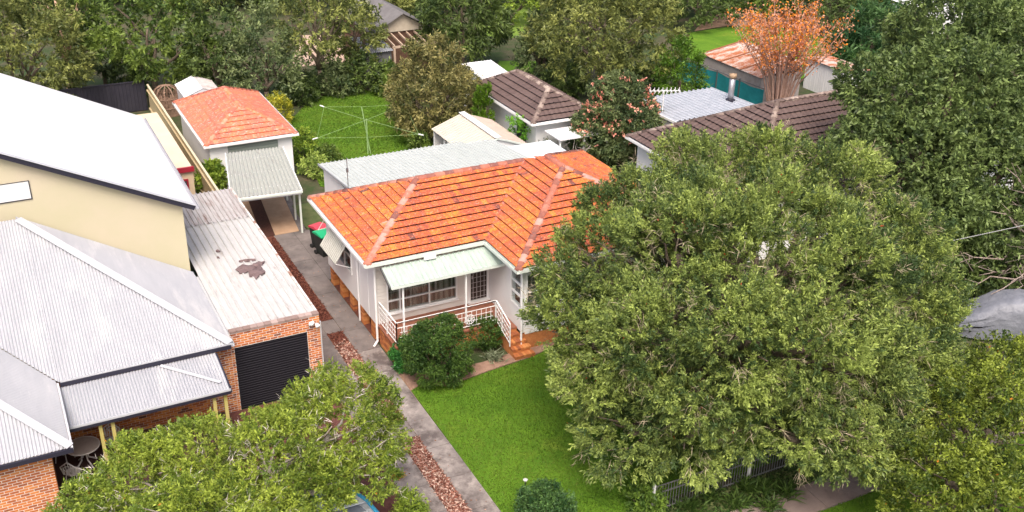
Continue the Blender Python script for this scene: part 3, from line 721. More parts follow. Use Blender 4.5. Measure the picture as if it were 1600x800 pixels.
for k in range(10):
    a = 6.283*k/10; orn.tube([(3.35+0.04*math.cos(a),PY0-0.0,PF+0.42+0.04*math.sin(a)),(3.35+0.19*math.cos(a+0.3),PY0-0.03,PF+0.42+0.19*math.sin(a+0.3)),(3.35+0.2*math.cos(a+0.9),PY0-0.0,PF+0.42+0.2*math.sin(a+0.9))], 0.014, 5)
orn.build('rosette', M_trim, bal)
# porch roof
pr = corr((0.5,-0.02,3.40),(1,0,0),(0,-0.93,-0.36),4.38,lambda s:0,lambda s:1.0,pitch=0.19,amp=0.03,shape='trap').build('porch_roof', mat('pale_green_sheet', (0.32,0.4,0.35), 0.5, (0.43,0.5,0.455), 2.5, c3=(0.4,0.47,0.41), thr=0.63, stretch=(4,0.7,1)), house)
gutter((0.52,-0.93,3.06),(4.9,-0.93,3.06), pr, M_pale, 0.1, 0.08)
MB().beam((0.5,-0.02,3.36),(0.5,-0.93,3.0),0.05,0.09).build('fascia', mat('dark_edge', (0.1,0.1,0.1), 0.6), pr)
MB().beam((4.9,-0.02,3.37),(4.9,-0.93,3.01),0.05,0.06).build('fascia', M_pale, pr)
for xx in (0.98, 3.42): MB().beam((xx,-0.86,PF),(xx,-0.86,3.02),0.06,0.06,up=(1,0,0)).build('porch_post', M_trim, house)
MB().box((2.1,-0.2,HE-0.2),(2.55,-0.121,HE-0.06)).build('rainhead', M_trim, house)
# rear extension with low sheet roof
M_ext = mat('rear_sheet', (0.41,0.44,0.425), 0.45, (0.48,0.51,0.5), 1.5, stretch=(3,0.5,1))
ex = corr((1.95,6.35,3.46),(1,0,0),(0,0.996,-0.095),8.5,lambda s:0,lambda s:(5.35 if s < 7.1 else 4.9),pitch=0.2,amp=0.04,shape='trap').build('rear_roof', M_ext, house)
MB().beam((1.93,6.4,3.44),(1.93,11.7,2.93),0.04,0.1).build('barge', mat('grey_barge', (0.35,0.36,0.38), 0.5), ex)
MB().box((2.1,6.2,0.1),(2.2,11.5,2.9)).box((2.2,11.4,0.1),(10.3,11.5,2.9)).box((10.3,6.2,0.1),(10.4,11.2,2.9)).build('rear_wall', M_white, house)
fr = MB().box((10.55,6.75,2.9),(12.9,10.05,2.98)).build('flat_roof', mat('flat_white_sheet', (0.66,0.72,0.76), 0.4, (0.75,0.79,0.82), 1), house)
MB().box((10.6,9.9,0),(12.8,10.0,2.895)).box((12.7,6.8,0),(12.8,9.899,2.895)).build('rear_wall', M_white, house)
MB().tube([(1.75,7.0,2.6),(1.75,7.0,4.9)], 0.018).tube([(1.75,7.0,4.28),(1.75,7.0,4.45)], 0.05).build('aerial_mast', mat('grey_metal', (0.2,0.2,0.21), 0.4, metal=0.5), house)

# ================================================================== REAR GARAGE, CARPORT
sg = thing('rear_garage', (0.4,21.3,0), 'small white garage with orange tiled hip roof behind the carport', 'garage')
SX0, SX1, SY0, SY1, SE = -1.82, 2.66, 17.6, 25.1, 2.4; SM = (SX0+SX1)/2; SH = SE+(SX1-SX0)/2*0.52; hw = (SX1-SX0)/2
a, b, c, d = (SX0,SY0,SE),(SX1,SY0,SE),(SX1,SY1,SE),(SX0,SY1,SE); ra, rb = (SM,SY0+hw,SH),(SM,SY1-hw,SH)
M_tile2 = attr_mat('terracotta_pink', [(0.0,(0.42,0.12,0.085)),(0.4,(0.56,0.16,0.10)),(0.75,(0.64,0.20,0.09)),(1.0,(0.62,0.27,0.19))], 0.75, bscale=3.5, blotch=(0.56,0.36,0.3), thr=0.53, bump=0.3, namp=1.0)
rf = roof_planes([[a,b,ra],[d,a,ra,rb],[b,c,rb,ra],[c,d,rb]], sg, M_tile2, 'roof', ns=2, gauge=0.33, caps=[(a,ra),(b,ra),(ra,rb),(c,rb),(d,rb)], seed=40, thick=0.04)
box('soffit', (SX0+0.02,SY0+0.02,SE-0.1), (SX1-0.02,SY1-0.02,SE-0.02), M_trim, sg)
gutter((SX0-0.1,SY0,SE+0.005),(SX1+0.1,SY0,SE+0.005), sg, M_trim); gutter((SX0,SY0,SE+0.004),(SX0,SY1,SE+0.004), sg, M_trim, out=(-1,0,0)); gutter((SX1,SY0,SE+0.004),(SX1,SY1,SE+0.004), sg, M_trim, out=(1,0,0))
wall_y(SX0+0.2, SX1-0.2, SY0+0.2, SY0+0.3, 0, SE-0.101, [(-0.75,1.75,0,2.15)], M_white, sg, 'wall')
MB().box((SX0+0.2,SY0+0.301,0),(SX0+0.3,SY1-0.2,SE-0.101)).box((SX1-0.3,SY0+0.301,0),(SX1-0.2,SY1-0.2,SE-0.101)).box((SX0+0.3,SY1-0.3,0),(SX1-0.3,SY1-0.2,SE-0.101)).build('wall', M_white, sg)
gd = box('garage_door', (-0.75,SY0+0.24,0.02), (1.75,SY0+0.27,2.15), mat('grey_green_door', (0.25,0.29,0.26), 0.5), sg)
for k in range(13): box('door_rib', (-0.74,SY0+0.22,0.06+k*0.16), (1.74,SY0+0.239,0.16+k*0.16), mat('grey_green_rib', (0.3,0.35,0.31), 0.5), gd)
cp = thing('carport', (-0.4,13.5,0), 'carport with weathered grey corrugated roof over tan concrete', 'carport')
c0, c1, c2, c3 = Vector((-2.17,11.13,2.2)), Vector((0.84,10.84,2.2)), Vector((1.50,16.1,2.36)), Vector((-1.15,16.35,2.36))
mb = MB(); N = 17*6
for i in range(N+1):
    t = i/N; h = math.sin(2*math.pi*t*17)*0.035
    for p, q in ((c0,c1),(c3,c2)):
        w = p.lerp(q, t); mb.v.append((w.x,w.y,w.z+h)); mb.r.append(.5)
for i in range(N): mb.f.append((2*i,2*i+2,2*i+3,2*i+1))
cr = mb.build('roof', mat('weathered_sheet', (0.3,0.31,0.285), 0.7, (0.42,0.43,0.4), 3, c3=(0.22,0.21,0.19), thr=0.63, stretch=(9,0.6,1), detail=8), cp)
MB().beam(c0+Vector((0,-0.02,-0.09)),c1+Vector((0,-0.02,-0.09)),0.05,0.17).build('fascia', M_trim, cr)
gutter(c0+Vector((-0.02,-0.05,0.0)),c1+Vector((0.02,-0.05,0.0)), cr, M_pale, 0.09, 0.08)
MB().beam(c0+Vector((-0.03,0,-0.04)),c3+Vector((-0.03,0,-0.04)),0.04,0.12).build('fascia', M_trim, cr); MB().beam(c1+Vector((0.03,0,-0.04)),c2+Vector((0.03,0,-0.04)),0.04,0.12).build('fascia', M_trim, cr)
for k, (x, y) in enumerate(((0.80,11.1),(0.95,12.6),(1.25,15.0),(-2.0,11.35),(-1.55,13.6),(-1.2,15.9))): box('post', (x-0.04,y-0.04,0), (x+0.04,y+0.04,2.13), M_pale, cp)
for k in range(3):
    t = (k+0.5)/3; p = c0.lerp(c3, t); q = c1.lerp(c2, t); MB().beam(p+Vector((0,0,-0.07)),q+Vector((0,0,-0.07)),0.05,0.08).build('rafter', M_trim, cp)

# ================================================================== NEIGHBOUR: two-storey house on the left
nh = thing('neighbour_house', (-8,1,0), 'two-storey cream rendered house with white metal roofs and brick front wing', 'house')
M_wroof = mat('white_metal_roof', (0.46,0.47,0.5), 0.4, (0.52,0.53,0.56), 0.7, spec=0.5)
M_wroof2 = mat('pale_metal_roof', (0.345,0.352,0.385), 0.45, (0.405,0.41,0.44), 1.3, spec=0.4, stretch=(2,0.4,1), c3=(0.47,0.47,0.485), thr=0.6, detail=8)
M_cream = mat('cream_render', (0.52,0.48,0.32), 0.85, (0.57,0.5,0.37), 0.5, 0.1, 30)
M_navy = mat('dark_fascia', (0.025,0.024,0.04), 0.5)
M_lbrick = attr_mat('orange_brick', [(0.0,(0.16,0.06,0.035)),(0.2,(0.38,0.11,0.04)),(0.55,(0.58,0.18,0.045)),(1.0,(0.68,0.28,0.08))], 0.85, bscale=14, bump=0.2)
M_mortar = mat('mortar', (0.7,0.65,0.6), 0.95, (0.8,0.75,0.7), 8)
# upper block: gable roof falling to the right
bs = math.tan(math.radians(26.4)); ex_, ey0, ey1, ez = -5.02, 3.28, 13.8, 5.5; rdg = 7.5
sl = math.sqrt(1+bs*bs)
up = corr((ex_,ey0,ez),(0,1,0),(-1,0,bs),ey1-ey0,lambda s:0,lambda s:rdg*sl,pitch=0.09,amp=0.019,per=5).build('upper_roof', M_wroof, nh)
corr((ex_-2*rdg,ey0,ez),(0,1,0),(1,0,bs),ey1-ey0,lambda s:0,lambda s:rdg*sl,pitch=0.3,amp=0.008).build('upper_roof', M_wroof, nh)
MB().beam((ex_-0.02,ey0-0.03,ez-0.06),(ex_-rdg,ey0-0.03,ez+rdg*bs-0.06),0.05,0.17).build('barge_board', M_navy, up)
MB().beam((ex_,ey0-0.02,ez+0.045),(ex_-rdg,ey0-0.02,ez+rdg*bs+0.045),0.16,0.02,up=(0.4,0,1)).build('barge_flashing', M_wroof, up)
gutter((ex_,ey0-0.05,ez-0.01),(ex_,ey1,ez-0.01), up, mat('grey_gutter', (0.4,0.4,0.44), 0.4), 0.13, 0.1, out=(1,0,0))
mb = MB(); yA = 3.5; x1, x0 = -5.42, -16.0
mb.add([(x1,yA,0),(x1,yA,ez+(ex_-x1)*bs-0.1),(ex_-rdg,yA,ez+rdg*bs-0.1),(x0,yA,ez+2.6),(x0,yA,0)], [(0,1,2,3,4)])
mb.add([(x1,yA,0),(x1,ey1-0.3,0),(x1,ey1-0.3,ez+0.05),(x1,yA,ez+0.05)], [(0,1,2,3)])
mb.add([(x1,ey1-0.3,0),(x0,ey1-0.3,0),(x0,ey1-0.3,ez),(x1,ey1-0.3,ez)], [(0,1,2,3)])
mb.build('upper_wall', M_cream, nh)
w = MB().box((-11.6,yA-0.03,6.59),(-10.05,yA+0.02,6.62)).box((-11.6,yA-0.03,7.22),(-10.05,yA+0.02,7.235)).box((-10.08,yA-0.03,6.62),(-10.05,yA+0.02,7.22)).build('window', M_navy, nh)
box('pane', (-11.6,yA-0.02,6.62), (-10.08,yA-0.012,7.22), mat('blind_window', (0.75,0.75,0.74), 0.15, spec=0.6), w)
# lower hip roof
T2 = 0.6; K = (-5.35,-2.05,2.9); k_ = 5.3; lr = math.sqrt(1+T2*T2)
lo = corr((-10.45,-2.05,2.9),(1,0,0),(0,1,T2),5.1,lambda s:0,lambda s:max(0.0,min(5.1-s,5.3))*lr,pitch=0.09,amp=0.019).build('lower_roof', M_wroof2, nh)
corr((-10.45,-2.05,2.9),(-1,0,0),(0,1,T2),6,lambda s:s*lr,lambda s:5.3*lr,pitch=0.09,amp=0.019).build('lower_roof', M_wroof2, nh)
corr((-5.35,-2.05,2.9),(0,1,0),(-1,0,T2),5.5,lambda s:0,lambda s:min(s,5.3)*lr,pitch=0.09,amp=0.019).build('lower_roof', M_wroof2, nh)
for t in range(9):
    p = Vector((-5.35,-2.05,2.9)); q = Vector((-10.6,3.2,6.05)); A_, B_ = p.lerp(q, t/9+0.001), p.lerp(q, (t+1)/9)
    MB().beam(A_+Vector((0,0,0.04)),B_+Vector((0,0,0.045)),0.3,0.025).build('ridge_cap', M_wroof, lo)
MB().beam((-5.35,-2.11,2.83),(-10.42,-2.11,2.83),0.06,0.13).build('fascia', M_navy, lo); gutter((-10.4,-2.06,2.93),(-5.3,-2.06,2.93), lo, M_wroof, 0.05, 0.05)
gutter((-5.35,-2.1,2.9),(-5.35,3.2,2.9), lo, M_wroof, 0.12, 0.09, out=(1,0,0))
# left front wing
lw_ = corr((-10.52,-5.57,2.9),(0,1,0),(-1,0,T2),3.6,lambda s:0,lambda s:s*lr,pitch=0.09,amp=0.019).build('wing_roof', M_wroof2, nh)
corr((-10.52,-1.97,2.9),(0,1,0),(-1,0,T2),4.5,lambda s:s*lr,lambda s:4.5*lr,pitch=0.09,amp=0.019).build('wing_roof', M_wroof2, nh)
corr((-10.52,-1.97-3.6,2.9+0.0),(0,1,0),(-1,0,T2),3.6,lambda s:s*lr,lambda s:s*lr,pitch=0.3,amp=0.01).build('wing_roof', M_wroof2, nh)
corr((-10.52,-5.57,2.9),(-1,0,0),(0,1,T2),5.0,lambda s:0,lambda s:min(s,2.5)*lr,pitch=0.09,amp=0.019).build('wing_roof', M_wroof2, nh)
MB().poly([(-10.52,-5.57,2.88),(-10.52,-1.97,2.88),(-14.1,1.6,5.02),(-14.1,-2.0,5.02)]).build('roof_underlay', M_navy, lw_)
p, q = Vector((-10.52,-5.57,2.9)), Vector((-13.0,-3.09,4.388))
MB().beam(p+Vector((0,0,0.04)),q+Vector((0,0,0.045)),0.26,0.025).build('ridge_cap', M_wroof, lw_)
MB().beam((-10.46,-5.62,2.83),(-16,-5.62,2.83),0.06,0.13).build('fascia', M_navy, lw_); MB().beam((-10.48,-5.6,2.87),(-10.48,-2.12,2.87),0.06,0.09).build('fascia', M_wroof, lw_)
# brick front wall of the wing: one brick at a time
wl = MB().box((-16,-5.14,0),(-11.03,-5.0,2.78)).box((-11.13,-4.999,0),(-11.03,-1.3,2.78)).build('brick_wall', M_mortar, nh)
bricks(-13.3, -11.03, -5.142, 0.55, 2.78, wl, M_lbrick, seed=3, holes=[(-13.6,-12.72,0.2,1.62)])
mbk = MB()
for r_ in range(26):
    for k in range(14):
        yA2 = -5.13+k*0.24+(0.12 if r_ % 2 else 0)
        if yA2+0.23 < -1.4: mbk.box((-11.029,yA2,0.55+r_*0.086),(-11.024,yA2+0.23,0.626+r_*0.086), rng.random())
tag(mbk.build('brick_courses', M_lbrick, wl), kind='stuff')
w = box('window', (-13.6,-5.17,0.3), (-12.74,-5.1,1.6), M_navy, nh); box('pane', (-13.6,-5.175,0.4), (-12.83,-5.171,1.5), mat('blind_window', (0.7,0.7,0.7), 0.15), w)
# verandah with curved roof
def bull(w): t = w/1.86; return -0.16*t*t
vr = corr((-10.5,-2.1,2.74),(1,0,0),(0,-1,-0.08),4.63,lambda s:0,lambda s:(1.86 if s < 2.9 else max(0.001, 1.86)),pitch=0.09,amp=0.019,nv=8,zf=bull,per=5)
vv = vr.v; vr.v = [v_ for v_ in vv]
ver = vr.build('verandah_roof', M_wroof2, nh)
p, q = Vector((-7.55,-2.2,2.78)), Vector((-6.05,-3.6,2.565)); MB().beam(p,q,0.12,0.015).build('ridge_cap', M_wroof, ver)
MB().beam((-10.5,-4.0,2.40),(-5.85,-4.0,2.40),0.06,0.10).build('fascia', M_navy, ver); MB().beam((-5.84,-2.15,2.7),(-5.84,-4.0,2.42),0.05,0.1).build('fascia', M_navy, ver)
gutter((-10.5,-3.95,2.5),(-5.85,-3.95,2.5), ver, M_wroof, 0.07, 0.06)
M_post = mat('yellow_post', (0.5,0.42,0.12), 0.6, (0.55,0.47,0.2), 3)
for x in (-9.62,-9.28,-6.35,-6.02): box('verandah_post', (x-0.05,-3.9,0), (x+0.05,-3.8,2.36), M_post, nh)
# recessed front wall and verandah floor
fw = box('front_wall', (-11.02,-1.45,0), (-5.42,-1.3,2.8), M_mortar, nh)
mbk = MB()
for r_ in range(31):
    for k in range(24):
        x = -11.0+k*0.24+(0.12 if r_ % 2 else 0)
        if x+0.23 < -5.45: mbk.box((x,-1.457,0.05+r_*0.086),(x+0.23,-1.4505,0.126+r_*0.086), rng.random())
tag(mbk.build('brick_courses', M_lbrick, fw), kind='stuff')
w = box('window', (-8.6,-1.49,0.8), (-7.0,-1.458,2.2), M_navy, nh); box('pane', (-8.5,-1.496,0.9), (-7.1,-1.491,2.1), M_glass, w)
box('verandah_floor', (-11.02,-3.95,0), (-5.6,-1.46,0.12), mat('dark_paving', (0.06,0.03,0.028), 0.8, (0.1,0.05,0.045), 3), nh)
# flat-roofed cream addition at the back
ad = MB().box((-5.4,14.4,0),(-3.1,22.8,2.6)).build('rear_addition', mat('peach_render', (0.6,0.46,0.3), 0.85, (0.66,0.52,0.36), 1.0), nh)
box('addition_roof', (-5.4,14.42,2.601), (-3.1,22.8,2.66), mat('peach_roof', (0.66,0.5,0.36), 0.8, (0.7,0.56,0.42), 1.2), ad)
box('beam', (-4.3,14.28,2.5), (-3.05,14.41,2.72), mat('red_trim', (0.32,0.02,0.035), 0.5), ad)
w = box('window', (-4.1,14.33,1.2), (-3.35,14.398,2.15), mat('red_trim', (0,0,0)), ad); box('pane', (-4.02,14.32,1.28), (-3.43,14.329,2.07), M_glass, w)
box('cream_wall', (-11,23.6,0), (-3.0,23.75,2.4), mat('peach_render', (0,0,0)), ad)

# ================================================================== NEIGHBOUR'S BRICK GARAGE
bg_ = thing('brick_garage', (-3.7,4,0), 'flat-roofed orange brick garage with dark roller door', 'garage')
M_groof = mat('old_white_sheet', (0.42,0.41,0.405), 0.55, (0.52,0.51,0.505), 2.2, c3=(0.29,0.25,0.235), thr=0.63, stretch=(3.5,0.6,1), detail=9)
M_groof2 = mat('dirty_sheet', (0.34,0.315,0.315), 0.6, (0.5,0.48,0.48), 2.5, c3=(0.25,0.18,0.16), thr=0.58, stretch=(5,0.5,1), detail=9)
GX0, GX1, GY0, GY1 = -5.25, -2.28, -1.52, 10.4
r1_ = corr((GX0,GY0+0.08,2.93),(1,0,0),(0,1,0.004),GX1-GX0,lambda s:0,lambda s:8.8,pitch=0.25,amp=0.055,shape='trap').build('roof', M_groof, bg_)
corr((GX0,7.2,2.985),(1,0,0),(0,1,0.004),GX1-GX0-0.05,lambda s:0,lambda s:3.2,pitch=0.17,amp=0.05,shape='trap').build('roof', M_groof2, bg_)
MB().beam((GX1-0.02,GY0+0.2,2.95),(GX1-0.02,GY1,3.0),0.07,0.09).build('edge_flashing', mat('rusty_flashing', (0.6,0.56,0.53), 0.6, (0.7,0.68,0.66), 3, c3=(0.3,0.14,0.09), thr=0.55), r1_)
MB().box((-6.1,GY0-0.02,0),(GX0-0.001,GY0+0.1,2.8)).build('brick_return', M_mortar, bg_)
fwl = wall_y(GX0-0.0, GX1, GY0-0.02, GY0+0.15, 0, 2.96, [(-5.15,-2.72,0,2.40)], M_mortar, bg_, 'brick_wall')
bricks(-6.1, GX0-0.012, GY0-0.022, 0.02, 2.78, fwl, M_lbrick, seed=12)
nb = bricks(GX0, GX1, GY0-0.022, 0.02, 2.93, fwl, M_lbrick, holes=[(-5.15,-2.72,-1,2.40)], seed=8)
mbk = MB()
for r_ in range(33):
    for k in range(50):
        y0 = GY0+k*0.24+(0.12 if r_ % 2 else 0)
        if y0+0.23 < GY1: mbk.box((GX1-0.001,y0,0.02+r_*0.086),(GX1+0.006,y0+0.23,0.096+r_*0.086), rng.random())
sw = box('side_wall', (GX1-0.12,GY0+0.151,0), (GX1-0.002,GY1,2.88), M_mortar, bg_); tag(mbk.build('brick_courses', M_lbrick, sw), kind='stuff')
for k in range(13):                                        # weathered capping course
    x = GX0+k*0.229; MB().box((x,GY0-0.05,2.962),(x+0.219,GY0+0.17,3.03), rng.random()).build('capping_brick', attr_mat('capping', [(0,(0.22,0.15,0.13)),(1,(0.42,0.32,0.29))], 0.9, bscale=9, blotch=(0.15,0.13,0.12)), fwl)
rd = box('roller_door', (-5.15,GY0+0.03,0), (-2.72,GY0+0.06,2.40), mat('charcoal_door', (0.009,0.008,0.011), 0.8, spec=0.1), bg_)
for k in range(26):
    z = 0.02+k*0.0905
    MB().add([(-5.14,GY0+0.029,z),(-2.73,GY0+0.029,z),(-2.73,GY0+0.002,z+0.03),(-5.14,GY0+0.002,z+0.03),(-5.14,GY0+0.002,z+0.05),(-2.73,GY0+0.002,z+0.05),(-2.73,GY0+0.029,z+0.072),(-5.14,GY0+0.029,z+0.072)], [(0,1,2,3),(3,2,5,4),(4,5,6,7)]).build('slat', mat('charcoal_slat', (0.017,0.016,0.021), 0.7, spec=0.12), rd)
fl_ = MB().tube([(-2.5,GY0-0.03,2.74),(-2.5,GY0-0.13,2.74)], 0.03).build('flood_light', M_trim, bg_)
for dx, dz in ((-0.07,0.05),(0.06,-0.06)): MB().tube([(-2.5+dx,GY0-0.1,2.74+dz),(-2.5+dx*1.6,GY0-0.17,2.74+dz-0.02),(-2.5+dx*1.8,GY0-0.24,2.73+dz-0.05)], [0.03,0.075,0.085], 10).build('lamp', M_trim, fl_, True)
MB().tube([(GX1+0.06,GY0+0.15,2.6),(GX1+0.06,GY0+0.15,0.05)], 0.04).build('downpipe', M_trim, bg_)
# torn tarp on the garage roof
tpt = thing('torn_tarp', (-3.5,2.7,2.97), 'torn dark brown tarp lying on the flat white garage roof', 'tarp'); R = random.Random(4)
def rag(cx, cy, rx, ry, z, ang, n=13):
    pts = []
    for k in range(n):
        a = 6.283*k/n; rr = R.uniform(0.55, 1.1); x, y = math.cos(a)*rx*rr, math.sin(a)*ry*rr
        pts.append((cx+x*math.cos(ang)-y*math.sin(ang), cy+x*math.sin(ang)+y*math.cos(ang), z+R.uniform(0.0, 0.07)))
    c = (cx, cy, z+0.09); k0 = len(pts); low = [(p[0]*0.97+cx*0.03, p[1]*0.97+cy*0.03, z-0.01) for p in pts]
    MB().add(pts+[c]+low, [(i, (i+1) % n, n) for i in range(n)]+[(i, n+1+i, n+1+(i+1) % n, (i+1) % n) for i in range(n)]).build('scrap', mat('brown_tarp', (0.1,0.065,0.065), 0.8, (0.2,0.14,0.14), 6, 0.4, 20), tpt)
rag(-3.62,2.75,0.52,0.30,2.985,0.3); rag(-3.35,2.25,0.34,0.5,2.985,-0.4); rag(-3.15,2.85,0.3,0.26,2.985,0.8); rag(-3.45,3.35,0.35,0.06,2.985,-0.2); rag(-4.2,4.6,0.1,0.09,2.985,0.2,8); rag(-4.3,4.0,0.05,0.12,2.985,0.2,8)
# neighbour's paved drive
struct('paved_drive', MB().poly([(-6.0,-18,0.02),(-2.07,-18,0.02),(-2.07,-1.56,0.02),(-6.0,-1.56,0.02)], 0.015), mat('maroon_paving', (0.10,0.035,0.03), 0.85, (0.16,0.065,0.05), 4, 0.3, 30))

# ================================================================== FENCES
pf = thing('paling_fence', (-2.3,22,0), 'tall beige timber paling fence between the cream addition and the garage', 'fence')
M_pal = mat('beige_paling', (0.44,0.35,0.2), 0.85, (0.58,0.48,0.31), 4, 0.3, 30, stretch=(6,6,0.5))
mm = MB().box((-0.009,0,0),(0.009,0.125,1.78)).mesh('paling'); mm.materials.append(M_pal)
for k in range(136): inst('paling', mm, (-2.30+rng.uniform(-0.004,0.004),13.25+k*0.13,0.0+rng.uniform(-0.02,0.02)), pf)
for z in (0.35, 1.45): box('rail', (-2.40,13.2,z), (-2.32,30.9,z+0.07), M_pal, pf)
box('capping', (-2.36,13.2,1.805), (-2.25,30.9,1.835), mat('pale_capping', (0.6,0.52,0.37), 0.8), pf)
df = thing('dark_metal_fence', (-4.4,31.7,0), 'dark charcoal metal panel fence beyond the white roof', 'fence')
M_df = mat('charcoal_panel', (0.028,0.026,0.04), 0.5, (0.04,0.037,0.05), 2)
for k in range(3):
    x0 = -8.0+k*1.9
    corr((x0,31.7,0.05),(1,0,0),(0,0,1),1.86,lambda s:0,lambda s:1.75,pitch=0.2,amp=0.02,shape='trap').build('panel', M_df, df)
    box('post', (x0-0.04,31.66,0), (x0+0.0,31.74,1.86), M_df, df)
box('rail', (-8.0,31.65,1.8), (-2.36,31.75,1.86), M_df, df)
# front boundary fence
ff = thing('front_fence', (6,-12,0), 'low white metal picket fence along the footpath under the big tree', 'fence')
M_fm = mat('galvanised', (0.16,0.16,0.16), 0.45, (0.26,0.26,0.26), 4, metal=0.3)
pk = MB().box((-0.008,-0.008,0),(0.008,0.008,0.93)).mesh('picket'); pk.materials.append(M_fm)
for i in range(4):
    xa, xb = 4.22+i*3.5, 4.22+(i+1)*3.5
    box('post', (xa-0.035,-12.03,0), (xa+0.035,-11.96,1.08), mat('white_post', (0.72,0.72,0.72), 0.5), ff)
    if i == 3: break
    for z in (0.12, 0.72, 0.98): box('rail', (xa+0.04,-12.01,z), (xb-0.04,-11.98,z+0.03), M_fm, ff)
    if i < 3:
        for k in range(33): inst('picket', pk, (xa+0.1+k*0.1015,-11.995,0.08), ff)
# teal shade cloth fence
tf = thing('shade_cloth_fence', (30.2,20,0), 'teal shade-cloth screen fence beside the rusty shed', 'fence')
M_teal = mat('teal_cloth', (0.01,0.19,0.22), 0.75, (0.018,0.25,0.28), 3, 0.4, 12)
pts = [(30.0,23.6),(30.15,21.6),(30.25,19.6),(30.35,17.5),(30.5,15.4)]
for (xa, ya), (xb, yb) in zip(pts, pts[1:]):
    mb = MB()
    for k in range(9):
        t = k/8; w = math.sin(t*math.pi*3)*0.03
        for z in (0.25, 0.9, 1.7-0.08*math.sin(t*math.pi)): mb.v.append((xa+(xb-xa)*t+w, ya+(yb-ya)*t, z)); mb.r.append(.5)
    for k in range(8):
        for j in range(2): q = k*3+j; mb.f.append((q,q+3,q+4,q+1))
    mb.build('cloth', M_teal, tf, True); box('post', (xa-0.04,ya-0.04,0), (xa+0.04,ya+0.04,1.85), mat('grey_metal', (0,0,0)), tf)
MB().tube([(x,y,1.76) for x, y in pts], 0.03).build('top_rail', mat('grey_metal', (0,0,0)), tf)

# ================================================================== OUTBUILDINGS
gs = thing('garden_shed', (11.2,14.3,0), 'cream gable-roofed garden shed behind the rear sheet roof', 'shed')
M_shed = mat('cream_sheet', (0.42,0.38,0.32), 0.5, (0.5,0.46,0.4), 2); M_shed2 = mat('pinkish_sheet', (0.42,0.34,0.29), 0.55, (0.5,0.42,0.36), 2)
gl = math.hypot(1.75, 0.62)
g1 = corr((9.45,12.2,2.0),(0,1,0),(1.75,0,0.62),4.2,lambda s:0,lambda s:gl,pitch=0.25,amp=0.03,shape='trap').build('roof', M_shed, gs)
corr((12.95,12.2,2.0),(0,1,0),(-1.75,0,0.62),4.2,lambda s:0,lambda s:gl,pitch=0.25,amp=0.03,shape='trap').build('roof', M_shed2, gs)
MB().beam((11.2,12.15,2.67),(11.2,16.45,2.67),0.34,0.03).build('ridge_cap', M_trim, g1)
for y in (12.2, 16.4):
    MB().add([(9.6,y+(0.05 if y < 14 else -0.05),0),(12.8,y+(0.05 if y < 14 else -0.05),0),(12.8,y+(0.05 if y < 14 else -0.05),2.0),(11.2,y+(0.05 if y < 14 else -0.05),2.55),(9.6,y+(0.05 if y < 14 else -0.05),2.0)], [(0,1,2,3,4)]).build('wall', M_trim, gs)
MB().box((12.75,12.26,0),(12.8,16.34,1.98)).build('wall', M_trim, gs); box('wall', (9.6,12.26,0), (9.65,14.8,1.98), M_trim, gs)
for y in (15.0, 16.3): box('post', (9.55,y,0), (9.63,y+0.08,1.98), M_trim, gs)
for (xa, xb) in ((9.45,11.2),(12.95,11.2)): MB().beam((xa,12.17,1.98),(xb,12.17,2.6),0.05,0.08).build('barge', M_pale, gs)
ss = thing('small_metal_shed', (0.2,28.8,0), 'small grey metal garden shed behind the tiled garage', 'shed')
M_gs = mat('silver_sheet', (0.6,0.6,0.63), 0.45, (0.7,0.7,0.73), 2); M_gs2 = mat('stained_sheet', (0.5,0.46,0.45), 0.5, (0.6,0.57,0.56), 3, c3=(0.35,0.25,0.22), thr=0.6)
sl_ = math.hypot(1.07, 0.42)
corr((-0.87,27.5,1.8),(0,1,0),(1.07,0,0.42),2.8,lambda s:0,lambda s:sl_,pitch=0.2,amp=0.012,shape='trap').build('roof', M_gs, ss)
corr((1.27,27.5,1.8),(0,1,0),(-1.07,0,0.42),2.8,lambda s:0,lambda s:sl_,pitch=0.2,amp=0.012,shape='trap').build('roof', M_gs2, ss)
MB().box((-0.8,27.55,0),(1.2,27.6,1.78)).box((-0.8,27.601,0),(-0.75,30.2,1.78)).box((1.15,27.601,0),(1.2,30.2,1.78)).box((-0.75,30.15,0),(1.15,30.2,1.78)).build('wall', M_gs, ss)
MB().add([(-0.8,27.52,1.781),(1.2,27.52,1.781),(0.2,27.52,2.19)], [(0,1,2)]).build('gable', M_gs, ss)
# stick enclosure
sk = thing('stick_enclosure', (-1.35,30.6,0), 'round brown enclosure woven from dry sticks beside the small shed', 'enclosure')
M_st = mat('dry_stick', (0.2,0.12,0.08), 0.9, (0.34,0.23,0.17), 6, 0.3, 30)
for k in range(84):
    a = 6.283*k/84; x, y = -1.35+0.75*math.cos(a), 30.6+0.75*math.sin(a); MB().tube([(x,y,0),(x+rng.uniform(-.05,.05),y+rng.uniform(-.05,.05),1.15+rng.uniform(0,0.25))], 0.028, 5).build('stick', M_st, sk)
for k in range(5):
    a = 3.14*k/5; MB().tube([(-1.35+0.85*math.cos(a)*math.cos(t), 30.6+0.85*math.sin(a)*math.cos(t), 1.0+0.75*math.sin(t)) for t in [3.1416*i/10 for i in range(11)]], 0.03, 5).build('hoop', M_st, sk)
for z in (0.5, 1.05): MB().tube([(-1.35+0.8*math.cos(6.283*i/20), 30.6+0.8*math.sin(6.283*i/20), z) for i in range(21)], 0.03, 5).build('hoop', M_st, sk)
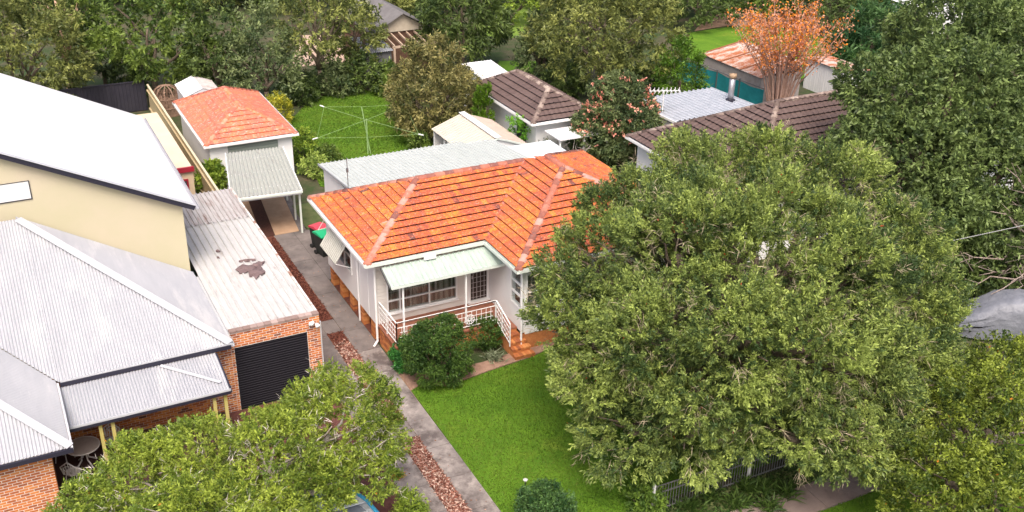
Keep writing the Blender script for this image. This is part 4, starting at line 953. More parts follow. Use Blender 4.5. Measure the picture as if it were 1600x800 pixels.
# brown tiled houses
M_btile = attr_mat('brown_tile', [(0.0,(0.085,0.055,0.05)),(0.5,(0.115,0.076,0.068)),(1.0,(0.145,0.1,0.09))], 0.7, bscale=3, blotch=(0.2,0.15,0.14), thr=0.64, bump=0.2)
M_bcap = attr_mat('brown_cap', [(0.0,(0.1,0.07,0.06)),(0.6,(0.24,0.18,0.155)),(1.0,(0.36,0.29,0.25))], 0.75, bscale=5)
def hip_house(x0, x1, y0, y1, e, rise_h, parent, seed, along='y'):
    if along == 'y':
        h = (x1-x0)/2; a, b, c, d = (x0,y0,e),(x1,y0,e),(x1,y1,e),(x0,y1,e); ra, rb = ((x0+x1)/2,y0+h,e+rise_h),((x0+x1)/2,y1-h,e+rise_h)
        pl = [[a,b,ra],[d,a,ra,rb],[b,c,rb,ra],[c,d,rb]]; cp_ = [(a,ra),(b,ra),(ra,rb),(c,rb),(d,rb)]
    else:
        h = (y1-y0)/2; a, b, c, d = (x0,y0,e),(x1,y0,e),(x1,y1,e),(x0,y1,e); ra, rb = (x0+h,(y0+y1)/2,e+rise_h),(x1-h,(y0+y1)/2,e+rise_h)
        pl = [[a,b,rb,ra],[d,a,ra],[b,c,rb],[c,d,ra,rb]]; cp_ = [(a,ra),(d,ra),(ra,rb),(b,rb),(c,rb)]
    rf = roof_planes(pl, parent, M_btile, 'roof', deck=M_navy, ns=2, gauge=0.36, tw=0.3, caps=[], seed=seed, thick=0.075, roll=0.03)
    mb = MB()
    for k, (p, q) in enumerate(cp_):
        for (vs, fs, cc, rnd) in cap_run(p, q, r=0.14, seed=seed+k): mb.add(vs, fs, rnd)
    tag(mb.build('ridge_tiles', M_bcap, rf, True), kind='stuff')
    box('soffit', (x0+0.05,y0+0.05,e-0.12), (x1-0.05,y1-0.05,e-0.03), M_trim, parent)
    gutter((x0-0.1,y0,e),(x1+0.1,y0,e), parent, M_trim); gutter((x0,y0,e),(x0,y1,e), parent, M_trim, out=(-1,0,0))
    MB().box((x0+0.4,y0+0.4,0),(x1-0.4,y0+0.5,e-0.121)).box((x0+0.4,y0+0.501,0),(x0+0.5,y1-0.4,e-0.121)).box((x1-0.5,y0+0.501,0),(x1-0.4,y1-0.4,e-0.121)).box((x0+0.501,y1-0.5,0),(x1-0.501,y1-0.4,e-0.121)).build('wall', M_white, parent)
h1 = thing('brown_roof_outbuilding', (15.5,16.5,0), 'white building with brown tiled hip roof behind the garden shed', 'house')
hip_house(13.56, 17.36, 12.95, 20.3, 2.8, 1.07, h1, 60)
w = box('window', (13.92,14.4,1.2), (13.965,15.4,2.3), M_navy, h1)
lt = MB().box((14.2,11.3,2.30),(17.2,12.9,2.36)).build('lean_to_roof', mat('lean_white', (0.7,0.7,0.72), 0.5), h1)
for x in (14.3, 15.7, 17.1): box('post', (x-0.04,11.4,0), (x+0.04,11.48,2.3), M_trim, lt)
h2 = thing('brown_roof_house', (24,4.5,0), 'large house with brown tiled hip roof between the two biggest trees', 'house')
hip_house(16.9, 34.0, -0.4, 9.4, 2.8, 2.56, h2, 70, 'x')
w = box('window', (17.27,5.0,1.1), (17.298,6.4,2.2), M_navy, h2); box('window', (17.27,2.0,1.1), (17.298,3.4,2.2), M_navy, h2)
wr = corr((19.9,9.55,3.06),(1,0,0),(0,1,-0.03),5.5,lambda s:0,lambda s:4.25,pitch=0.3,amp=0.07,shape='trap').build('sheet_roof', mat('blue_white_sheet', (0.34,0.37,0.42), 0.45, (0.42,0.44,0.49), 2), h2)
MB().box((20.0,9.5,0),(20.1,13.7,2.8)).box((20.1,13.6,0),(25.3,13.7,2.8)).box((25.3,9.5,0),(25.4,13.7,2.8)).build('wall', M_white, h2)
MB().beam((19.88,9.5,3.0),(19.88,13.85,2.88),0.05,0.12).build('barge', M_trim, wr)
fb = Gp(1141,157,3.05)
f_ = MB().tube([(fb[0],fb[1],2.9),(fb[0],fb[1],4.35)], 0.16, 12).build('flue', mat('flue_metal', (0.5,0.5,0.53), 0.35, (0.3,0.3,0.32), 3, metal=0.6), h2, True)
MB().tube([(fb[0],fb[1],4.3),(fb[0],fb[1],4.52)], 0.2, 12).build('flue_cowl', mat('rusty_cowl', (0.35,0.24,0.15), 0.6), f_, True); MB().tube([(fb[0],fb[1],3.0),(fb[0],fb[1],3.12)], 0.26, 12).build('flashing', M_navy, f_)
ta = thing('tv_aerial', (20.2,11.2,3.0), 'white television aerial on the sheet roof behind the pink-flowered tree', 'aerial')
MB().tube([(20.2,11.2,3.0),(20.2,11.2,4.2)], 0.025).build('mast', M_trim, ta); MB().tube([(19.5,11.5,4.15),(21.0,10.9,4.15)], 0.02).build('boom', M_trim, ta)
for k in range(8): x, y = 19.55+k*0.2, 11.48-k*0.08; MB().tube([(x-0.1,y-0.24,4.15),(x+0.1,y+0.24,4.15)], 0.018).tube([(x,y,4.0),(x,y,4.33)], 0.018).build('element', M_trim, ta)
# rusty shed and small white shed
rs = thing('rusty_shed', (33,20,0), 'old shed with rust-streaked corrugated roof behind the orange-leaved tree', 'shed')
M_rust = mat('rusty_sheet', (0.5,0.45,0.43), 0.7, (0.46,0.33,0.27), 1.6, c3=(0.33,0.11,0.045), thr=0.5, stretch=(1.5,3,1), detail=9)
for k in range(3):
    corr((31.2,16.6+k*2.0,2.0),(0,1,0),(1,0,0.15),1.98,lambda s:0,lambda s:3.5,pitch=0.15,amp=0.02).build('roof_sheet', M_rust, rs)
    MB().beam((31.2,18.58+k*2.0,2.04),(34.6,18.58+k*2.0,2.56),0.1,0.04).build('seam', mat('rust_seam', (0.3,0.11,0.05), 0.8), rs)
MB().box((31.3,16.7,0),(31.35,22.5,1.98)).box((31.36,16.7,0),(34.4,16.75,2.0)).box((34.4,16.7,0),(34.45,22.5,2.4)).box((31.36,22.45,0),(34.39,22.5,2.0)).build('wall', mat('old_grey_boards', (0.3,0.26,0.25), 0.8, (0.42,0.38,0.36), 3), rs)
ws = thing('white_sheet_shed', (38.2,17.6,0), 'small white corrugated shed beside the bright strip of grass', 'shed')
M_wsh = mat('flaky_white', (0.66,0.66,0.68), 0.6, (0.78,0.78,0.79), 2, stretch=(3,3,0.4))
corr((37.0,15.9,0),(0,1,0),(0,0,1),3.2,lambda s:0,lambda s:1.95,pitch=0.2,amp=0.02,shape='trap').build('wall', M_wsh, ws); corr((37.0,15.9,0),(1,0,0),(0,0,1),2.2,lambda s:0,lambda s:1.95-0.1*s,pitch=0.2,amp=0.02,shape='trap').build('wall', M_wsh, ws)
corr((36.85,15.7,2.02),(0,1,0),(1,0,-0.1),3.6,lambda s:0,lambda s:2.5,pitch=0.2,amp=0.02,shape='trap').build('roof', M_rust, ws); MB().box((39.15,15.9,0),(39.2,19.1,1.7)).box((37.05,19.05,0),(39.14,19.1,1.7)).build('wall', M_wsh, ws)
box('gate', (35.6,14.9,0.05), (36.9,14.96,1.45), mat('grey_gate', (0.32,0.3,0.33), 0.6), ws)
sb = Gp(1322,102); tag(MB().box((sb[0]-0.6,sb[1]-0.4,0),(sb[0]+0.5,sb[1]+0.4,0.1)).box((sb[0]-0.58,sb[1]-0.38,0.1),(sb[0]+0.48,sb[1]-0.2,0.45)).box((sb[0]-0.58,sb[1]+0.2,0.1),(sb[0]+0.48,sb[1]+0.38,0.45)).box((sb[0]-0.58,sb[1]-0.199,0.1),(sb[0]-0.4,sb[1]+0.199,0.45)).box((sb[0]+0.3,sb[1]-0.199,0.1),(sb[0]+0.48,sb[1]+0.199,0.45)).build('stone_trough', mat('pale_stone', (0.4,0.34,0.3), 0.9, (0.5,0.44,0.4), 4)), 'pale stone trough on the grass near the white sheet shed', 'trough')
# distant brown house with pergola, and far white roofs
dh = thing('brown_cottage', (14.4,36,0), 'brown cottage with grey gable roof and open timber pergola among trees', 'house')
M_groof3 = mat('grey_tile_far', (0.13,0.12,0.12), 0.8, (0.19,0.18,0.18), 2)
rl = math.hypot(2.2, 1.15)
for s_, x0 in ((1,12.4),(-1,16.8)): MB().poly([(x0,33.0,2.75),(x0,40,2.75),(14.6,40,3.95),(14.6,33.0,3.95)] if s_ < 0 else [(x0,40,2.75),(x0,33.0,2.75),(14.6,33.0,3.95),(14.6,40,3.95)], 0.06).build('roof', M_groof3, dh)
MB().add([(12.6,33.3,2.7),(16.6,33.3,2.7),(14.6,33.3,3.82)], [(0,1,2)]).build('gable', mat('beige_gable', (0.42,0.36,0.28), 0.8, (0.5,0.44,0.36), 4), dh)
MB().box((12.7,33.4,0),(16.5,33.5,2.7)).box((12.7,33.51,0),(12.8,39.8,2.7)).box((16.4,33.51,0),(16.5,39.8,2.7)).build('wall', mat('brown_boards', (0.1,0.05,0.035), 0.8, (0.16,0.09,0.06), 4), dh)
M_tim = mat('pale_timber', (0.42,0.3,0.22), 0.8, (0.52,0.4,0.31), 4)
for k in range(6): MB().beam((13.2+k*0.55,33.2,2.62),(13.0+k*0.55,30.6,2.5),0.08,0.12).build('pergola_rafter', M_tim, dh)
MB().beam((12.9,30.7,2.4),(16.3,30.7,2.4),0.08,0.14).build('pergola_beam', M_tim, dh)
for x in (13.0, 16.2): box('pergola_post', (x-0.07,30.63,0), (x+0.07,30.77,2.33), M_tim, dh)
corr((10.9,30.2,2.35),(1,0,0),(0,1,0.1),1.9,lambda s:0,lambda s:3.0,pitch=0.15,amp=0.02).build('skillion_roof', mat('grey_sheet', (0.2,0.21,0.24), 0.5, (0.3,0.31,0.34), 3), dh); MB().box((11.0,30.4,0),(12.69,30.5,2.3)).box((11.0,30.51,0),(11.1,33.1,2.3)).build('wall', mat('grey_panel', (0.12,0.12,0.125), 0.8), dh)
def white_roof(nm, px, py, z, w, l, label):
    g = Gp(px, py, z); t = thing(nm, (g[0], g[1], 0), label, 'shed')
    corr((g[0]-w/2,g[1]-l/2,z),(1,0,0),(0,1,0.06),w,lambda s:0,lambda s:l,pitch=0.2,amp=0.02,shape='trap').build('roof', mat('bright_sheet', (0.72,0.72,0.75), 0.4, (0.78,0.78,0.8), 2), t)
    MB().box((g[0]-w/2+0.1,g[1]-l/2+0.1,0),(g[0]+w/2-0.1,g[1]-l/2+0.15,z-0.02)).box((g[0]-w/2+0.1,g[1]-l/2+0.16,0),(g[0]-w/2+0.15,g[1]+l/2-0.1,z-0.02)).box((g[0]+w/2-0.15,g[1]-l/2+0.16,0),(g[0]+w/2-0.1,g[1]+l/2-0.1,z-0.02)).build('wall', M_white, t)
white_roof('white_roof_shed', 762, 112, 2.4, 2.0, 3.2, 'low white-roofed shed behind the golden tree')
white_roof('white_roof_outbuilding', 1450, 8, 3.0, 4.0, 3.5, 'white-roofed outbuilding between trees at the top right edge')

# ================================================================== YARD THINGS
# rotary clothesline
hc = Vector((6.95,19.3,0)); ht = thing('rotary_clothesline', tuple(hc), 'green rotary clothesline standing on the back lawn', 'clothesline')
M_hg = mat('pale_green_paint', (0.24,0.36,0.15), 0.5)
MB().tube([hc,hc+Vector((0,0,2.0))], 0.04).build('mast', M_hg, ht); MB().tube([hc+Vector((0.12,-0.1,0)),hc+Vector((-0.15,0.25,2.6))], 0.03).build('stay', M_hg, ht)
ends = [hc+Vector(v) for v in ((-3.55,-1.9,2.0),(1.75,-3.65,2.0),(3.5,1.85,2.0),(-1.75,3.6,2.0))]; ends = [hc+(e-hc)*f_ for e, f_ in zip(ends, (0.92,0.92,0.8,0.8))]
for e in ends: e.z = 2.0
for e in ends:
    MB().tube([hc+Vector((0,0,1.95)), e], 0.011).build('arm', M_hg, ht)
    u_ = (e-hc); u_.z = 0; u_.normalize(); MB().tube([e-u_*0.02, e+u_*0.3+Vector((0,0,0.02))], 0.035).build('arm_end', M_trim, ht)
for f in (1.0,):
    for k in range(4):
        p = hc.lerp(ends[k], f); q = hc.lerp(ends[(k+1) % 4], f); p.z = q.z = 1.95+0.05*f; MB().tube([p, (p+q)/2-Vector((0,0,0.06)), q], 0.004 if f < 1 else 0.007, 5).build('wire', mat('wire_green', (0.25,0.38,0.15), 0.5), ht)
# wheelie bins
def bin_(x, y, rz, lid, label):
    t = thing('wheelie_bin', (x,y,0), label, 'bin'); c, s_ = math.cos(rz), math.sin(rz)
    def rot(p): return (x+p[0]*c-p[1]*s_, y+p[0]*s_+p[1]*c, p[2])
    a, b = 0.2, 0.29; A_, B_ = 0.27, 0.36; vs = [(-a,-b,0.06),(a,-b,0.06),(a,b,0.06),(-a,b,0.06),(-A_,-B_,1.0),(A_,-B_,1.0),(A_,B_,1.0),(-A_,B_,1.0)]
    MB().add([rot(v) for v in vs], [(0,3,2,1),(4,5,6,7),(0,1,5,4),(1,2,6,5),(2,3,7,6),(3,0,4,7)]).build('body', mat('bin_dark', (0.018,0.022,0.02), 0.5), t)
    n = 6; mb = MB(); pr = [(-B_-0.05,1.0),(-B_-0.04,1.05),(0,1.12),(B_,1.07),(B_+0.05,1.0)]
    vs = [rot((sx*(A_+0.03),p[0],p[1])) for sx in (-1,1) for p in pr]; mb.add(vs, [(i,i+1,i+6,i+5) for i in range(4)]+[(0,1,2,3,4),(9,8,7,6,5)]).build('lid', lid, t)
    MB().tube([rot((-0.2,B_+0.08,0.98)),rot((0.2,B_+0.08,0.98))], 0.02).build('handle', mat('bin_dark', (0,0,0)), t)
    for sx in (-1,1): MB().tube([rot((sx*0.22,b-0.02,0.1)),rot((sx*0.29,b-0.02,0.1))], 0.1, 14).build('wheel', mat('rubber', (0.015,0.015,0.015), 0.8), t)
bin_(1.05, 9.25, 0.3, mat('bin_red', (0.55,0.06,0.09), 0.45), 'wheelie bin with red lid beside the house wall')
bin_(1.0, 8.55, 0.2, mat('bin_green', (0.02,0.42,0.18), 0.45), 'wheelie bin with green lid beside the striped awning')
# garden lamp
gl_ = Gp(820,785); t = thing('garden_lamp', tuple(gl_), 'thin black garden lamp on the front lawn beside the clipped bush', 'lamp')
MB().tube([(gl_[0],gl_[1],0),(gl_[0],gl_[1],0.78)], 0.02).build('pole', mat('black_metal', (0.015,0.015,0.015), 0.5), t); MB().tube([(gl_[0],gl_[1],0.78),(gl_[0],gl_[1],0.84),(gl_[0],gl_[1],0.88)], [0.045,0.075,0.02], 8).build('lamp_head', mat('lamp_pale', (0.5,0.5,0.48), 0.3), t)
# iron table and chairs on the verandah
M_iron = mat('white_iron', (0.7,0.66,0.64), 0.5)
tb = thing('patio_table', (-10.15,-2.55,0.12), 'round white iron table on the brick house verandah', 'table')
def disc(c, r, z0, z1, n=24): 
    m_ = MB(); m_.tube([(c[0],c[1],z0),(c[0],c[1],z1)], r, n); return m_
disc((-10.15,-2.55), 0.48, 0.80, 0.83).build('table_top', mat('beige_top', (0.5,0.42,0.38), 0.5, (0.58,0.5,0.45), 8), tb); MB().tube([(-10.15+0.48*math.cos(6.283*i/24),-2.55+0.48*math.sin(6.283*i/24),0.82) for i in range(25)], 0.022, 6).build('rim', M_iron, tb)
for k in range(4):
    a = 0.5+1.571*k; c, s_ = math.cos(a), math.sin(a); MB().tube([(-10.15+c*0.3,-2.55+s_*0.3,0.79),(-10.15+c*0.1,-2.55+s_*0.1,0.55),(-10.15+c*0.12,-2.55+s_*0.12,0.35),(-10.15+c*0.38,-2.55+s_*0.38,0.13)], 0.025, 6).build('leg', M_iron, tb)
def chair(x, y, rz, label):
    t = thing('patio_chair', (x,y,0.12), label, 'chair', 'iron chairs on the verandah'); c, s_ = math.cos(rz), math.sin(rz)
    R_ = lambda p: (x+p[0]*c-p[1]*s_, y+p[0]*s_+p[1]*c, p[2]+0.12)
    m_ = MB(); n = 16; ring = [R_((0.22*math.cos(6.283*i/n),0.22*math.sin(6.283*i/n),0.45)) for i in range(n)]; low = [(p[0],p[1],p[2]-0.03) for p in ring]
    m_.add(ring+low, [tuple(range(n)),tuple(range(2*n-1,n-1,-1))]+[(i,i+n,(i+1)%n+n,(i+1)%n) for i in range(n)]).build('seat', M_iron, t)
    b_ = MB().tube([R_((-0.2,0.18,0.45)),R_((-0.24,0.24,0.75)),R_((0,0.26,0.95)),R_((0.24,0.24,0.75)),R_((0.2,0.18,0.45))], 0.022, 6).build('backrest', M_iron, t)
    for k in range(5): u_ = -0.16+k*0.08; MB().tube([R_((u_,0.2,0.46)),R_((u_,0.25,0.93-abs(u_)*1.1))], 0.012, 5).build('bar', M_iron, b_)
    MB().tube([R_((0.14*math.cos(6.283*i/12),0.25,0.7+0.1*math.sin(6.283*i/12))) for i in range(13)], 0.012, 5).build('scroll', M_iron, b_)
    for sx in (-1,1):
        for sy in (-1,1): MB().tube([R_((sx*0.15,sy*0.15,0.43)),R_((sx*0.2,sy*0.2,0.0))], 0.018, 6).build('leg', M_iron, t)
chair(-9.35, -2.25, -0.5, 'white iron chair between the yellow verandah posts'); chair(-10.55, -3.35, 2.6, 'white iron chair in front of the round iron table'); chair(-10.7,-2.05,0.9,'white iron chair behind the round iron table')
# small boat parked on the maroon drive
bt = thing('small_boat', (-4.2,-10.2,0), 'small white boat with blue rim parked under the front yellow-green tree', 'boat')
secs = []
for (y, w, zt, zb) in ((-12.4,0.86,0.95,0.42),(-11.2,0.95,0.97,0.36),(-10.0,0.95,1.0,0.36),(-9.0,0.8,1.05,0.42),(-8.3,0.5,1.12,0.6),(-7.9,0.1,1.18,0.85)):
    secs.append([(-4.2-w,y,zt),(-4.2-w*0.9,y,zb+0.22),(-4.2,y,zb),(-4.2+w*0.9,y,zb+0.22),(-4.2+w,y,zt)])
mb = MB(); mb.add([p for s_ in secs for p in s_], [(i*5+j,i*5+j+1,(i+1)*5+j+1,(i+1)*5+j) for i in range(5) for j in range(4)]+[(0,1,2,3,4)]).build('hull', mat('boat_white', (0.6,0.63,0.66), 0.35), bt, True)
for j in (0,4): MB().tube([s_[j] for s_ in secs], 0.06, 8).build('rim', mat('boat_blue', (0.06,0.36,0.6), 0.35), bt, True)
MB().poly([(s_[0][0]+0.06,s_[0][1],s_[0][2]-0.3) for s_ in secs[:-1]][::-1]+[(s_[4][0]-0.06,s_[4][1],s_[4][2]-0.3) for s_ in secs[:-1]]).build('deck', mat('boat_grey', (0.25,0.28,0.33), 0.4), bt)
MB().poly([secs[3][0],secs[4][0],secs[5][2],secs[4][4],secs[3][4]][::-1], 0.03).build('foredeck', mat('boat_white', (0,0,0)), bt)
for y in (-9.2,-10.6): MB().box((-5.0,y-0.12,0.72),(-3.4,y+0.12,0.78)).build('thwart', mat('boat_white', (0,0,0)), bt)
for sx in (-1,1): MB().tube([(-4.2+sx*0.75,-11.4,0.28),(-4.2+sx*0.95,-11.4,0.28)], 0.28, 16).build('trailer_wheel', mat('rubber', (0,0,0)), bt)
MB().tube([(-4.95,-11.4,0.3),(-3.45,-11.4,0.3)], 0.04).tube([(-4.2,-11.4,0.3),(-4.2,-7.2,0.4)], 0.04).tube([(-4.2,-7.2,0.4),(-4.2,-7.2,0.02)], 0.03).build('trailer_frame', mat('grey_metal', (0,0,0)), bt)
# covered car
cc = thing('covered_car', (22.6,-9.2,0), 'car under a loose silver-grey cover beside the big tree', 'car')
prof = [(-2.2,0.45,0.55),(-2.05,0.85,0.8),(-1.3,1.12,0.88),(-0.75,1.55,0.84),(0.1,1.72,0.84),(1.0,1.62,0.84),(1.6,1.3,0.86),(2.1,1.05,0.8),(2.25,0.5,0.55)]
mb = MB(); R = random.Random(9); n = 28; rz = math.radians(-38)
for (l, h, w) in prof:
    for j in range(n+1):
        a = math.pi*j/n; ca, sa = math.cos(a), math.sin(a); x = w*math.copysign(abs(ca)**0.45, ca)*(1.08-0.1*sa); z = 0.12+(h-0.12)*(sa**0.55)
        if sa < 0.7: x += 0.07*math.sin(j*2.1+l*2.5)
        z += 0.035*math.sin(j*1.7+l*4)*(1 if 0.1 < sa else 0)
        mb.v.append((22.6+l*math.cos(rz)-x*math.sin(rz), -9.2+l*math.sin(rz)+x*math.cos(rz), max(0.06, z))); mb.r.append(.5)
for i in range(len(prof)-1):
    for j in range(n): q = i*(n+1)+j; mb.f.append((q,q+1,q+n+2,q+n+1))
mb.f.append(tuple(range(n+1))[::-1]); mb.f.append(tuple(range((len(prof)-1)*(n+1), len(prof)*(n+1))))
cv = mb.build('cover', mat('silver_cover', (0.13,0.14,0.17), 0.5, (0.2,0.21,0.245), 3, 1.0, 3.5, spec=0.5), cc, True)
for lx in (-1.4,1.4):
    for sx in (-0.72,0.72): p = (22.6+lx*math.cos(rz)-sx*math.sin(rz), -9.2+lx*math.sin(rz)+sx*math.cos(rz)); q = (22.6+lx*math.cos(rz)-sx*1.22*math.sin(rz), -9.2+lx*math.sin(rz)+sx*1.22*math.cos(rz)); MB().tube([(p[0],p[1],0.31),(q[0],q[1],0.31)], 0.31, 16).build('wheel', mat('rubber', (0,0,0)), cc)
# overhead service wire
wa, wb = Gp(1470,380,4.6), Gp(1600,352,5.0); wd = wb-wa
wt = [tuple(wa-wd*0.6+np.array([0,0,0.1])), tuple(wa), tuple(wb), tuple(wb+wd*2+np.array([0,0,0.8]))]
tag(MB().tube(wt, 0.014, 6).build('service_wire', mat('wire_grey', (0.3,0.3,0.31), 0.5)), 'grey overhead wire crossing in front of the dark tree at right', 'wire')

# ================================================================== VEGETATION
def ED(px, py, depth, rpx, f=(1,1,1)):           # ellipsoid seen at a pixel, at a given camera depth
    P = CAM+(cF+cR*(px-800)/FOC+cU*(PPY-py)/FOC)*depth; r = rpx*depth/FOC; return (P[0],P[1],P[2],r*f[0],r*f[1],r*f[2])
def EZ(px, py, z, rpx, f=(1,1,1)): return ED(px, py, depth_at(Gp(px, py, z)), rpx, f)
# the big tree in front of the house
bc = Gp(1163,468,5.0); bd = depth_at(bc); BE = [(bc[0],bc[1],4.9,4.5,4.4,4.2)]
for (px, py, dd, r_) in ((945,400,0.8,86),(890,482,0,66),(903,435,0.4,62),(900,480,1.0,60),(935,450,1.2,66),(880,520,0.2,48),(925,540,-0.8,66),(945,590,-1,76),(985,680,-1.5,78),(1015,325,2,72),(965,335,1.6,56),(1100,288,2,86),(1205,283,2,84),(1310,312,1.5,88),(1392,390,1,88),(1418,480,0,80),(1412,575,-0.5,78),(1388,655,-1.5,66),(1290,660,-2,76),(1180,640,-2.5,82),(1080,680,-2.5,66),
    (1060,400,-1.5,105),(1180,400,-1.5,108),(1300,430,-1.5,108),(1020,520,-2.5,96),(1140,530,-3,110),(1255,545,-3,105),(1340,560,-2.5,86),(1090,610,-3,86),(1140,345,0.5,80),(1250,355,0.3,82),(1060,345,0.6,76),(1245,690,-3.2,56),(1315,690,-3,58),(1375,700,-2.5,46)):
    BE.append(ED(px, py, bd+dd, r_))
bgt = thing('bottlebrush_tree', (bc[0]+0.2,bc[1]+0.5,0), 'huge rounded olive-green tree hiding the right half of the orange-roofed house', 'tree')
trunk(bgt, (bc[0]+0.2,bc[1]+0.5,0), BE, 0.3, 5, split=0.4, nl=3)
foliage('crown', BE, bgt, nsub=22, subr=0.58, dens=38, per=13, ll=0.122, lw=0.043, tuft=0.36, up=0.6, spread=0.5, clump=3.0, jit=0.085, cut=0.66, c1=(0.032,0.056,0.018), c2=(0.195,0.24,0.058), seed=31, low=-0.7, weep=0.45, inner=0.22, accent=[((0.5,0.06,0.02),0.0006)])
foliage('twigs', BE, bgt, nsub=14, subr=0.6, dens=2.4, per=7, ll=0.3, lw=0.014, tuft=0.4, up=0.0, spread=0.6, c1=(0.10,0.085,0.055), c2=(0.24,0.2,0.14), seed=32, low=-0.75, weep=1.3, inner=0.2, mt=leaf_mat('twig_leaf', 0.0, 0.8))
# front-left tree
FE = [EZ(528,668,3.0,100),EZ(430,738,3.0,98),EZ(322,742,3.0,96),EZ(225,770,2.8,88),EZ(150,815,2.4,66),EZ(300,835,2.8,100),EZ(415,860,2.6,90),EZ(470,695,2.9,68),EZ(495,770,2.5,55),EZ(563,728,2.5,60),EZ(598,690,2.2,40)]
fb_ = Gp(370,850); flt = thing('yellow_green_tree', tuple(fb_), 'spreading yellow-green tree in front of the brick garage roller door', 'tree')
trunk(flt, tuple(fb_), FE, 0.2, 6, PALEBARK(), 0.5, 6)
foliage('crown', FE, flt, nsub=26, subr=0.46, dens=36, per=12, ll=0.11, lw=0.035, cut=0.62, tuft=0.2, up=0.4, spread=0.6, c1=(0.055,0.09,0.012), c2=(0.2,0.245,0.035), seed=41, low=-0.75, inner=0.3, accent=[((0.55,0.2,0.04),0.0006)])
foliage('twigs', FE, flt, nsub=14, subr=0.6, dens=1.6, per=5, ll=0.26, lw=0.013, tuft=0.35, up=0.1, spread=0.7, c1=(0.22,0.2,0.17), c2=(0.42,0.38,0.35), seed=42, inner=0.4, mt=leaf_mat('twig_leaf', 0, 0.8))
# bottom-right street tree
SE_ = [EZ(1545,670,3,105),EZ(1480,755,2.6,78),EZ(1600,600,3.2,80),EZ(1560,800,2.4,95),EZ(1512,595,3,52),EZ(1470,650,2.6,40),EZ(1560,575,3,45),EZ(1445,715,2.2,42),EZ(1450,790,2.0,60)]
stb = Gp(1530,860); 
tree('street_tree', 'broad-leaved bright green tree on the verge at the bottom right corner', stb, SE_, seed=51, r=0.17, nsub=18, subr=0.46, dens=30, per=10, ll=0.12, lw=0.05, tuft=0.28, up=0.3, spread=0.75, c1=(0.026,0.046,0.008), c2=(0.15,0.185,0.024), low=-0.6, inner=0.12, accent=[((0.6,0.22,0.03),0.0012)])
# dark tree on the right
d0 = depth_at(Gp(1455,440))
DE = [ED(1480,55,d0+2,90),ED(1392,150,d0,76),ED(1500,160,d0,105),ED(1590,110,d0+2,105),ED(1368,225,d0-1,56),ED(1440,250,d0-1,85),ED(1545,275,d0-1,95),ED(1610,230,d0,85),ED(1480,350,d0-2,80),ED(1575,365,d0-2,75),ED(1540,425,d0-2,50)]
tree('dark_green_tree', 'very tall dark green tree filling the upper right side', Gp(1470,445), DE, seed=61, r=0.36, nsub=22, subr=0.95, dens=9, per=10, ll=0.22, lw=0.085, cut=0.55, tuft=0.36, up=0.4, spread=0.65, c1=(0.024,0.042,0.014), c2=(0.11,0.15,0.045), low=-0.7, inner=0.34)
DK = dict(c1=(0.02,0.036,0.011), c2=(0.085,0.12,0.03)); MIDG = dict(c1=(0.03,0.055,0.012), c2=(0.115,0.16,0.03)); OLV = dict(c1=(0.04,0.055,0.016), c2=(0.17,0.185,0.05)); BRT = dict(c1=(0.05,0.09,0.012), c2=(0.18,0.24,0.03)); GRY = dict(c1=(0.035,0.055,0.022), c2=(0.135,0.165,0.065))
def bgtree(name, label, cx, top, base, width, pal, seed, group='trees behind the houses', rzf=0.5, multi=4, nsub=20, sub=0.21, dens=6, per=11, ll=0.26, lw=0.10, low=-0.75, bark=None, **kw):
    g, E, H = ptree(cx, top, base, width, rzf=rzf, multi=multi, seed=seed); rx = E[0][3]
    a = dict(nsub=nsub, subr=max(0.45, rx*sub*1.3), dens=dens, per=per, ll=ll, lw=lw, tuft=0.5, up=0.25, spread=0.65, low=low, inner=0.14); a.update(pal); a.update(kw)
    return tree(name, label, g, E, group, r=0.1+H*0.012, seed=seed, bark=bark, **a)
bgtree('olive_tree', 'loose olive-green tree behind the white upper roof at the left edge', 35,-60,195,230, OLV, 101, rzf=0.52)
bgtree('leaning_gum_tree', 'green tree with pale pinkish leaning trunk behind the dark metal fence', 112,-70,150,115, MIDG, 102, rzf=0.31, bark=mat('pink_bark', (0.5,0.3,0.2), 0.8, (0.6,0.42,0.32), 3), dens=3.6)
bgtree('leafy_tree', 'fresh green leafy tree between the dark fence and the small grey shed', 245,-55,152,185, MIDG, 103, dens=4, ll=0.3, lw=0.13, rzf=0.47)
bgtree('dense_dark_tree', 'dense dark green tree just behind the small grey shed', 345,-20,158,110, DK, 104)
bgtree('grey_green_tree', 'grey-green tree above the left corner of the back lawn', 420,5,166,120, GRY, 105, rzf=0.52)
bgtree('open_dark_tree', 'open dark tree with bare trunk in front of pale earth', 502,-70,150,130, OLV, 106, rzf=0.36, dens=3.4)
bgtree('screening_tree', 'olive-green tree in front of the brown cottage roof', 558,-15,128,95, OLV, 120, rzf=0.42)
bgtree('tall_olive_tree', 'tall olive tree rising behind the brown cottage', 585,-90,45,130, OLV, 107)
bgtree('drooping_conifer', 'drooping dark green conifer right of the brown cottage', 722,-90,108,135, DK, 108, weep=1.0, up=0.0, rzf=0.5, ll=0.45, lw=0.1)
bgtree('golden_tree', 'golden-olive feathery tree at the right end of the back lawn', 676,60,212,152, dict(c1=(0.045,0.052,0.016), c2=(0.185,0.165,0.06)), 109, rzf=0.5, sub=0.17, nsub=44, dens=8, per=12, ll=0.26, lw=0.075, tuft=0.42, up=0.1, weep=0.5, low=-0.9)
bgtree('broad_olive_tree', 'very broad olive-green tree behind the brown tiled outbuilding', 938,-85,150,250, OLV, 110, rzf=0.5, nsub=44, sub=0.15, dens=5)
bgtree('grey_leaf_tree', 'grey-leaved tree left of the broad olive tree', 850,10,130,90, GRY, 111)
